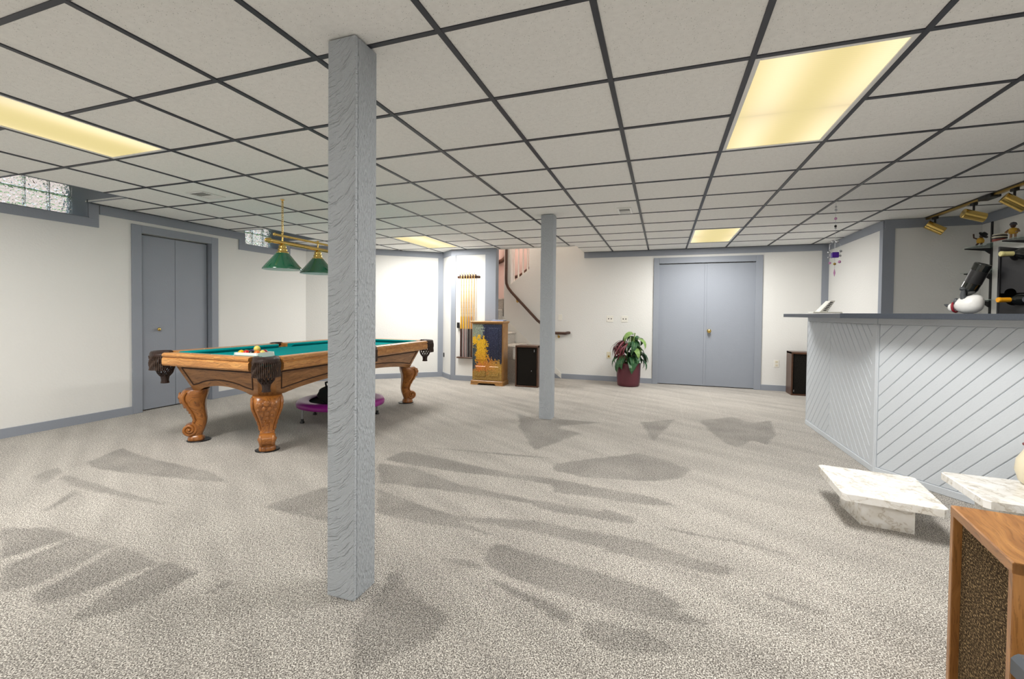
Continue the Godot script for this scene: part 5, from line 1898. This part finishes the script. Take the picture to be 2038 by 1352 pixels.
func build_bar_things() -> void:
	var CT := 1.236
	# price-list stand and its box at the counter end
	var ph := thing("desk_telephone", "white telephone with a tilted handset stand on the counter end", "telephone", P(1.62, CT, 5.7))
	obj("base", bx(Vector3(-0.13, 0, -0.1), Vector3(0.13, 0.022, 0.1), 0.006), M.white_plastic, ph)
	var sm := MB.new()
	sm.extrude(PackedVector2Array([Vector2(-0.05, 0.02), Vector2(0.02, 0.02), Vector2(0.09, 0.14), Vector2(0.05, 0.14)]), Vector3(-0.02, 0, -0.08), Vector3.RIGHT, Vector3.UP, Vector3(0, 0, 0.16), 0.004)
	var sto := obj("stand", sm, M.white_plastic, ph)
	for k in 6:
		var km := MB.new()
		km.box(Vector3(-0.035 + 0.011 * k, 0.034 + 0.0165 * k, 0.079), Vector3(-0.008 + 0.011 * k, 0.043 + 0.0165 * k, 0.083), 0.001)
		obj("key_row", km, M.black_plastic, ph)
	# goose bottle holder and its bottle
	var g := P(1.957, CT, 3.987)
	var t := thing("goose_bottle_holder", "white goose figure on its back holding a bottle, on the counter", "figurine", g)
	var view := Vector3(0.592, 0, 0.806).normalized()       # across the picture
	var X := view
	var Zv := X.cross(Vector3.UP).normalized()
	var at := func(x: float, y: float, z := 0.0) -> Vector3: return X * x + Vector3.UP * y + Zv * z
	var bm := MB.new()
	bm.xf = Transform3D(Basis(X, Vector3.UP, Zv), Vector3.ZERO)
	var rs := []
	for q in 13:
		var al := PI * q / 12.0
		var ring := []
		for k in 18:
			var a := TAU * k / 18
			var rr := maxf(sin(al), 0.001)
			var xx := -cos(al) * 0.076
			ring.append(Vector3(0.008 + xx + 0.02 * maxf(xx, 0.0) * 10.0 * maxf(sin(a) * rr, 0.0), 0.062 + sin(a) * rr * 0.0615 + maxf(xx, 0.0) * 0.5 * maxf(sin(a) * rr, 0.0), cos(a) * rr * 0.064))
		rs.append(ring)
	bm.rings(rs, false, false)
	obj("body", bm, M.white_enamel, t)
	var hd := MB.new()
	hd.ball(at.call(-0.082, 0.046), Vector3(0.024, 0.03, 0.024), 14, 10)
	obj("head", hd, M.white_enamel, t)
	var bk := MB.new()
	bk.lathe([[0.014, 0.0], [0.009, 0.02], [0.002, 0.034]], 10, at.call(-0.098, 0.056), at.call(-1.0, 0.35))
	obj("beak", bk, paint("grey_glaze", c8(72, 76, 80), 0.4), t)
	var sc := MB.new()
	sc.torus(at.call(-0.066, 0.048), 0.034, 0.007, at.call(1.0, 0.1).normalized(), 20, 6)
	obj("scarf", sc, paint("red_ribbon", c8(150, 34, 48), 0.5), t)
	for sg in [-1.0, 1.0]:
		var fm := MB.new()
		fm.tube([at.call(0.0, 0.085, sg * 0.03), at.call(-0.008, 0.13, sg * 0.034), at.call(-0.002, 0.165, sg * 0.036)], [0.02, 0.015, 0.013], 10)
		fm.ball(at.call(-0.004, 0.172, sg * 0.038), Vector3(0.022, 0.014, 0.018), 10, 6)
		obj("leg", fm, M.grey_glaze, t)
		var wm := MB.new()
		wm.ball(at.call(-0.045, 0.085, sg * 0.03), Vector3(0.016, 0.026, 0.012), 10, 8)
		obj("wing_tip", wm, M.grey_glaze, t)
	var ax: Vector3 = at.call(-0.43, -1.0).normalized()      # neck points down into the beak
	var bz := ax
	var bxx := bz.cross(Zv).normalized()
	bottle("wine_bottle", "upturned dark wine bottle held by the white goose figure", g + at.call(0.079, 0.335), Basis(bxx, bz.cross(bxx), bz), 0.29, c8(20, 20, 22), "", 1.2)
	# black wine rack with bottles
	var ro := P(2.265, CT, 3.90)
	var r := thing("wine_rack", "black wine rack with an oval hand hole standing on the counter", "wine rack", ro)
	r.basis = Basis(X, Vector3.UP, Zv * -1.0 if Zv.dot(Vector3.BACK) < 0.0 else Zv)
	if r.basis.determinant() < 0.0:
		r.basis = Basis(X, Vector3.UP, X.cross(Vector3.UP))
	var W := 0.15
	var RH := 0.45
	var D := 0.1
	for sg in [-1.0, 1.0]:
		obj("side", bx(Vector3(sg * W, 0, -D), Vector3(sg * (W - 0.012), RH, D), 0.002), M.black_metal, r)
	obj("shelf", bx(Vector3(-W + 0.012, 0.0, -D), Vector3(W - 0.012, 0.012, D)), M.black_metal, r)
	var panel := func(y0: float, y1: float, z: float, cuts: Array):
		var polys := [PackedVector2Array([Vector2(-W + 0.012, y0), Vector2(W - 0.012, y0), Vector2(W - 0.012, y1), Vector2(-W + 0.012, y1)])]
		for q in cuts:
			var hole := PackedVector2Array()
			for k in 20:
				var a := TAU * k / 20
				hole.append(Vector2(q[0] + (q[2] if cos(a) > 0.0 else -q[2]) + cos(a) * q[3], q[1] + sin(a) * q[3]))
			var nx := []
			for p in polys:
				# cut through the middle first so that no outline has a hole
				for half in [PackedVector2Array([Vector2(-2, -2), Vector2(2, -2), Vector2(2, q[1]), Vector2(-2, q[1])]), PackedVector2Array([Vector2(-2, q[1]), Vector2(2, q[1]), Vector2(2, 2), Vector2(-2, 2)])]:
					for hp in Geometry2D.intersect_polygons(p, half):
						nx += Geometry2D.clip_polygons(hp, hole)
			polys = nx
		var m := MB.new()
		for p in polys:
			m.extrude(p, Vector3(0, 0, z - 0.006), Vector3.RIGHT, Vector3.UP, Vector3(0, 0, 0.012))
		obj("scalloped_panel", m, M.black_metal, r)
	panel.call(0.012, 0.1, D - 0.01, [[-0.07, 0.1, 0.0, 0.042], [0.07, 0.1, 0.0, 0.042]])
	panel.call(0.14, 0.3, D - 0.02, [[0.035, 0.235, 0.035, 0.0155], [-0.09, 0.14, 0.0, 0.03]])
	panel.call(0.3, 0.38, D - 0.02, [[-0.07, 0.38, 0.0, 0.03], [0.05, 0.38, 0.0, 0.03]])
	panel.call(0.012, RH, -D + 0.01, [[0.035, 0.235, 0.035, 0.0155], [0.03, 0.36, 0.02, 0.012]])
	var lie := func(x: float, y: float, z: float, yaw: float, tilt: float, cap: Color, label: String, len := 0.3):
		var b := r.basis * Basis(Vector3.UP, yaw) * Basis(Vector3.RIGHT, tilt)
		bottle("wine_bottle", label, ro + r.basis * Vector3(x, y, z), b, len, cap, "bottles in the rack")
	lie.call(0.055, 0.098, -0.05, -0.5, 0.02, c8(232, 160, 20), "dark wine bottle with an orange yellow capsule low in the rack")
	lie.call(0.15, 0.098, -0.07, -0.4, 0.02, c8(60, 64, 72), "dark wine bottle with a grey capsule low in the rack")
	lie.call(0.07, 0.39, -0.05, -0.55, 0.0, c8(196, 188, 130), "dark wine bottle with a pale gold capsule on top of the rack")
	lie.call(0.165, 0.392, -0.07, -0.45, 0.0, c8(150, 146, 132), "dark wine bottle with a dull silver capsule on top of the rack")
	# track of brass spotlights
	var tk := thing("track_light", "brass ceiling track with three cylinder spotlights above the bar", "track light", P(2.81, CEIL, 5.6))
	obj("track", bx(Vector3(-0.018, -0.02, -1.0), Vector3(0.018, -0.001, 1.5), 0.002), M.brass_satin, tk)
	obj("feed_box", bx(Vector3(-0.04, -0.035, 0.06), Vector3(0.04, -0.0005, 0.24), 0.006), M.black_plastic, tk)
	for q in [[6.33, Vector3(0.12, -0.085, 0.035), 0.055], [5.67, Vector3(0.15, -0.05, 0.0), 0.075], [5.13, Vector3(0.1, -0.08, 0.02), 0.06]]:
		var z: float = 5.6 - q[0]
		var stem := MB.new()
		stem.box(Vector3(-0.018, -0.045, z - 0.03), Vector3(0.018, -0.018, z + 0.03), 0.004)
		stem.tube([Vector3(0, -0.04, z), Vector3(0, -0.1, z)], 0.009, 8)
		var so := obj("stem", stem, M.black_plastic, tk)
		var d: Vector3 = (q[1] as Vector3).normalized()
		var mid := Vector3(0.0, -0.14, z)
		var cy := MB.new()
		cy.lathe([[0.036, -0.085], [0.045, -0.084], [0.045, -0.08], [0.045, 0.085], [0.043, 0.087], [0.041, 0.085], [0.04, 0.02]], 28, mid, d, true, false)
		var co := obj("spot_cylinder", cy, M.brass, so)
		var inn := MB.new()
		inn.lathe([[0.0395, 0.0], [0.0395, 0.01]], 20, mid, d)
		obj("reflector", inn, M.black_plastic, co)
	# wall shelves on black brackets
	for k in 3:
		var y: float = [1.96, 1.69, 1.39][k]
		var s := thing("glass_shelf", ["glass shelf on black brackets carrying the figurines", "empty glass shelf below the figurines", "lowest glass shelf behind the wine rack"][k], "shelf", P(XR, y, 6.1))
		obj("pane", bx(Vector3(-0.23, 0.0, -0.3), Vector3(-0.02, 0.008, 0.55), 0.001), M.shelf_glass, s)
		for z in [6.33, 5.75]:
			var bk2 := MB.new()
			bk2.extrude(PackedVector2Array([Vector2(-0.23, -0.001), Vector2(0, -0.001), Vector2(0, -0.075), Vector2(-0.025, -0.06), Vector2(-0.06, -0.03), Vector2(-0.23, -0.012)]), Vector3(0, 0, 6.1 - z - 0.004), Vector3.RIGHT, Vector3.UP, Vector3(0, 0, 0.008))
			obj("bracket", bk2, M.black_metal, s)
	for z in [6.33, 5.75]:
		tag(obj("shelf_standard", bx(P(XR - 0.012, 1.25, z - 0.013), P(XR, 2.24, z + 0.013), 0.002), M.black_metal), "black slotted metal upright on the wall, " + ("in the corner behind the bar" if z > 6.0 else "at the shelf end away from the corner"), "shelf upright")
	# figurines
	var fy := 1.969
	var skin := paint("figure_brown", c8(70, 46, 36), 0.5)
	var f1 := thing("musician_figurine", "dark figurine with a yellow shirt and a large round hat, playing", "figurine", P(3.17, fy, 6.27), -1.0)
	var fb := MB.new()
	fb.lathe([[0.001, 0.035], [0.028, 0.04], [0.032, 0.065], [0.022, 0.09], [0.001, 0.1]], 14, Vector3.ZERO)
	obj("shirt", fb, paint("figure_yellow", c8(206, 160, 50), 0.5), f1)
	var lg := MB.new()
	for sg in [-1.0, 1.0]:
		lg.tube([Vector3(sg * 0.012, 0.045, 0), Vector3(sg * 0.02, 0.02, 0.02), Vector3(sg * 0.024, 0.003, 0.012)], 0.009, 8)
		lg.ball(Vector3(sg * 0.024, 0.006, 0.022), Vector3(0.01, 0.006, 0.016), 8, 6)
	lg.tube([Vector3(-0.026, 0.085, 0), Vector3(-0.045, 0.1, 0.02), Vector3(-0.042, 0.14, 0.03)], 0.007, 8)
	obj("trousers", lg, skin, f1)
	var hh := MB.new()
	hh.ball(Vector3(0.01, 0.11, 0), Vector3(0.018, 0.02, 0.018), 12, 8)
	obj("head", hh, skin, f1)
	var ht := MB.new()
	ht.xf = Transform3D(Basis(Vector3.BACK, -0.9), Vector3(0.022, 0.118, 0))
	ht.lathe([[0.044, 0.0], [0.045, 0.006], [0.024, 0.012], [0.022, 0.03], [0.004, 0.034]], 18, Vector3.ZERO)
	obj("hat", ht, M.black_plastic, f1)
	var f2 := thing("drummer_figurine", "small figurine in a yellow shirt and dark cap beside the drum", "figurine", P(3.17, fy, 5.79), -0.8)
	var b2 := MB.new()
	b2.lathe([[0.001, 0.055], [0.03, 0.06], [0.034, 0.085], [0.026, 0.11], [0.001, 0.118]], 14, Vector3.ZERO)
	obj("shirt", b2, M.figure_yellow, f2)
	var l2 := MB.new()
	for sg in [-1.0, 1.0]:
		l2.tube([Vector3(sg * 0.014, 0.065, 0), Vector3(sg * 0.016, 0.003, 0)], 0.01, 8)
		l2.tube([Vector3(sg * 0.03, 0.1, 0), Vector3(sg * 0.046, 0.075, 0.02), Vector3(sg * 0.03, 0.07, 0.042)], 0.008, 8)
	obj("legs", l2, paint("figure_tan", c8(150, 116, 84), 0.5), f2)
	var h2 := MB.new()
	h2.ball(Vector3(0, 0.135, 0.004), Vector3(0.02, 0.022, 0.02), 12, 8)
	obj("head", h2, skin, f2)
	var c2 := MB.new()
	c2.lathe([[0.026, 0.142], [0.027, 0.147], [0.02, 0.165], [0.002, 0.172]], 16, Vector3.ZERO)
	obj("cap", c2, paint("cap_grey", c8(72, 72, 80), 0.6), f2)
	var dr := thing("toy_drum", "small red and dark banded drum on the glass shelf", "drum", P(3.15, fy, 5.94))
	for q in [[0.0, 0.03, "figure_red", 0.052], [0.03, 0.042, "black_plastic", 0.056], [0.042, 0.055, "ivory_plastic", 0.054], [0.055, 0.068, "black_plastic", 0.056], [0.068, 0.078, "ivory_plastic", 0.05]]:
		if not M.has(q[2]):
			paint("figure_red", c8(140, 50, 36), 0.5)
		var dm := MB.new()
		dm.lathe([[q[3], q[0]], [q[3], q[1]]], 22, Vector3.ZERO)
		obj("band", dm, M[q[2]], dr)
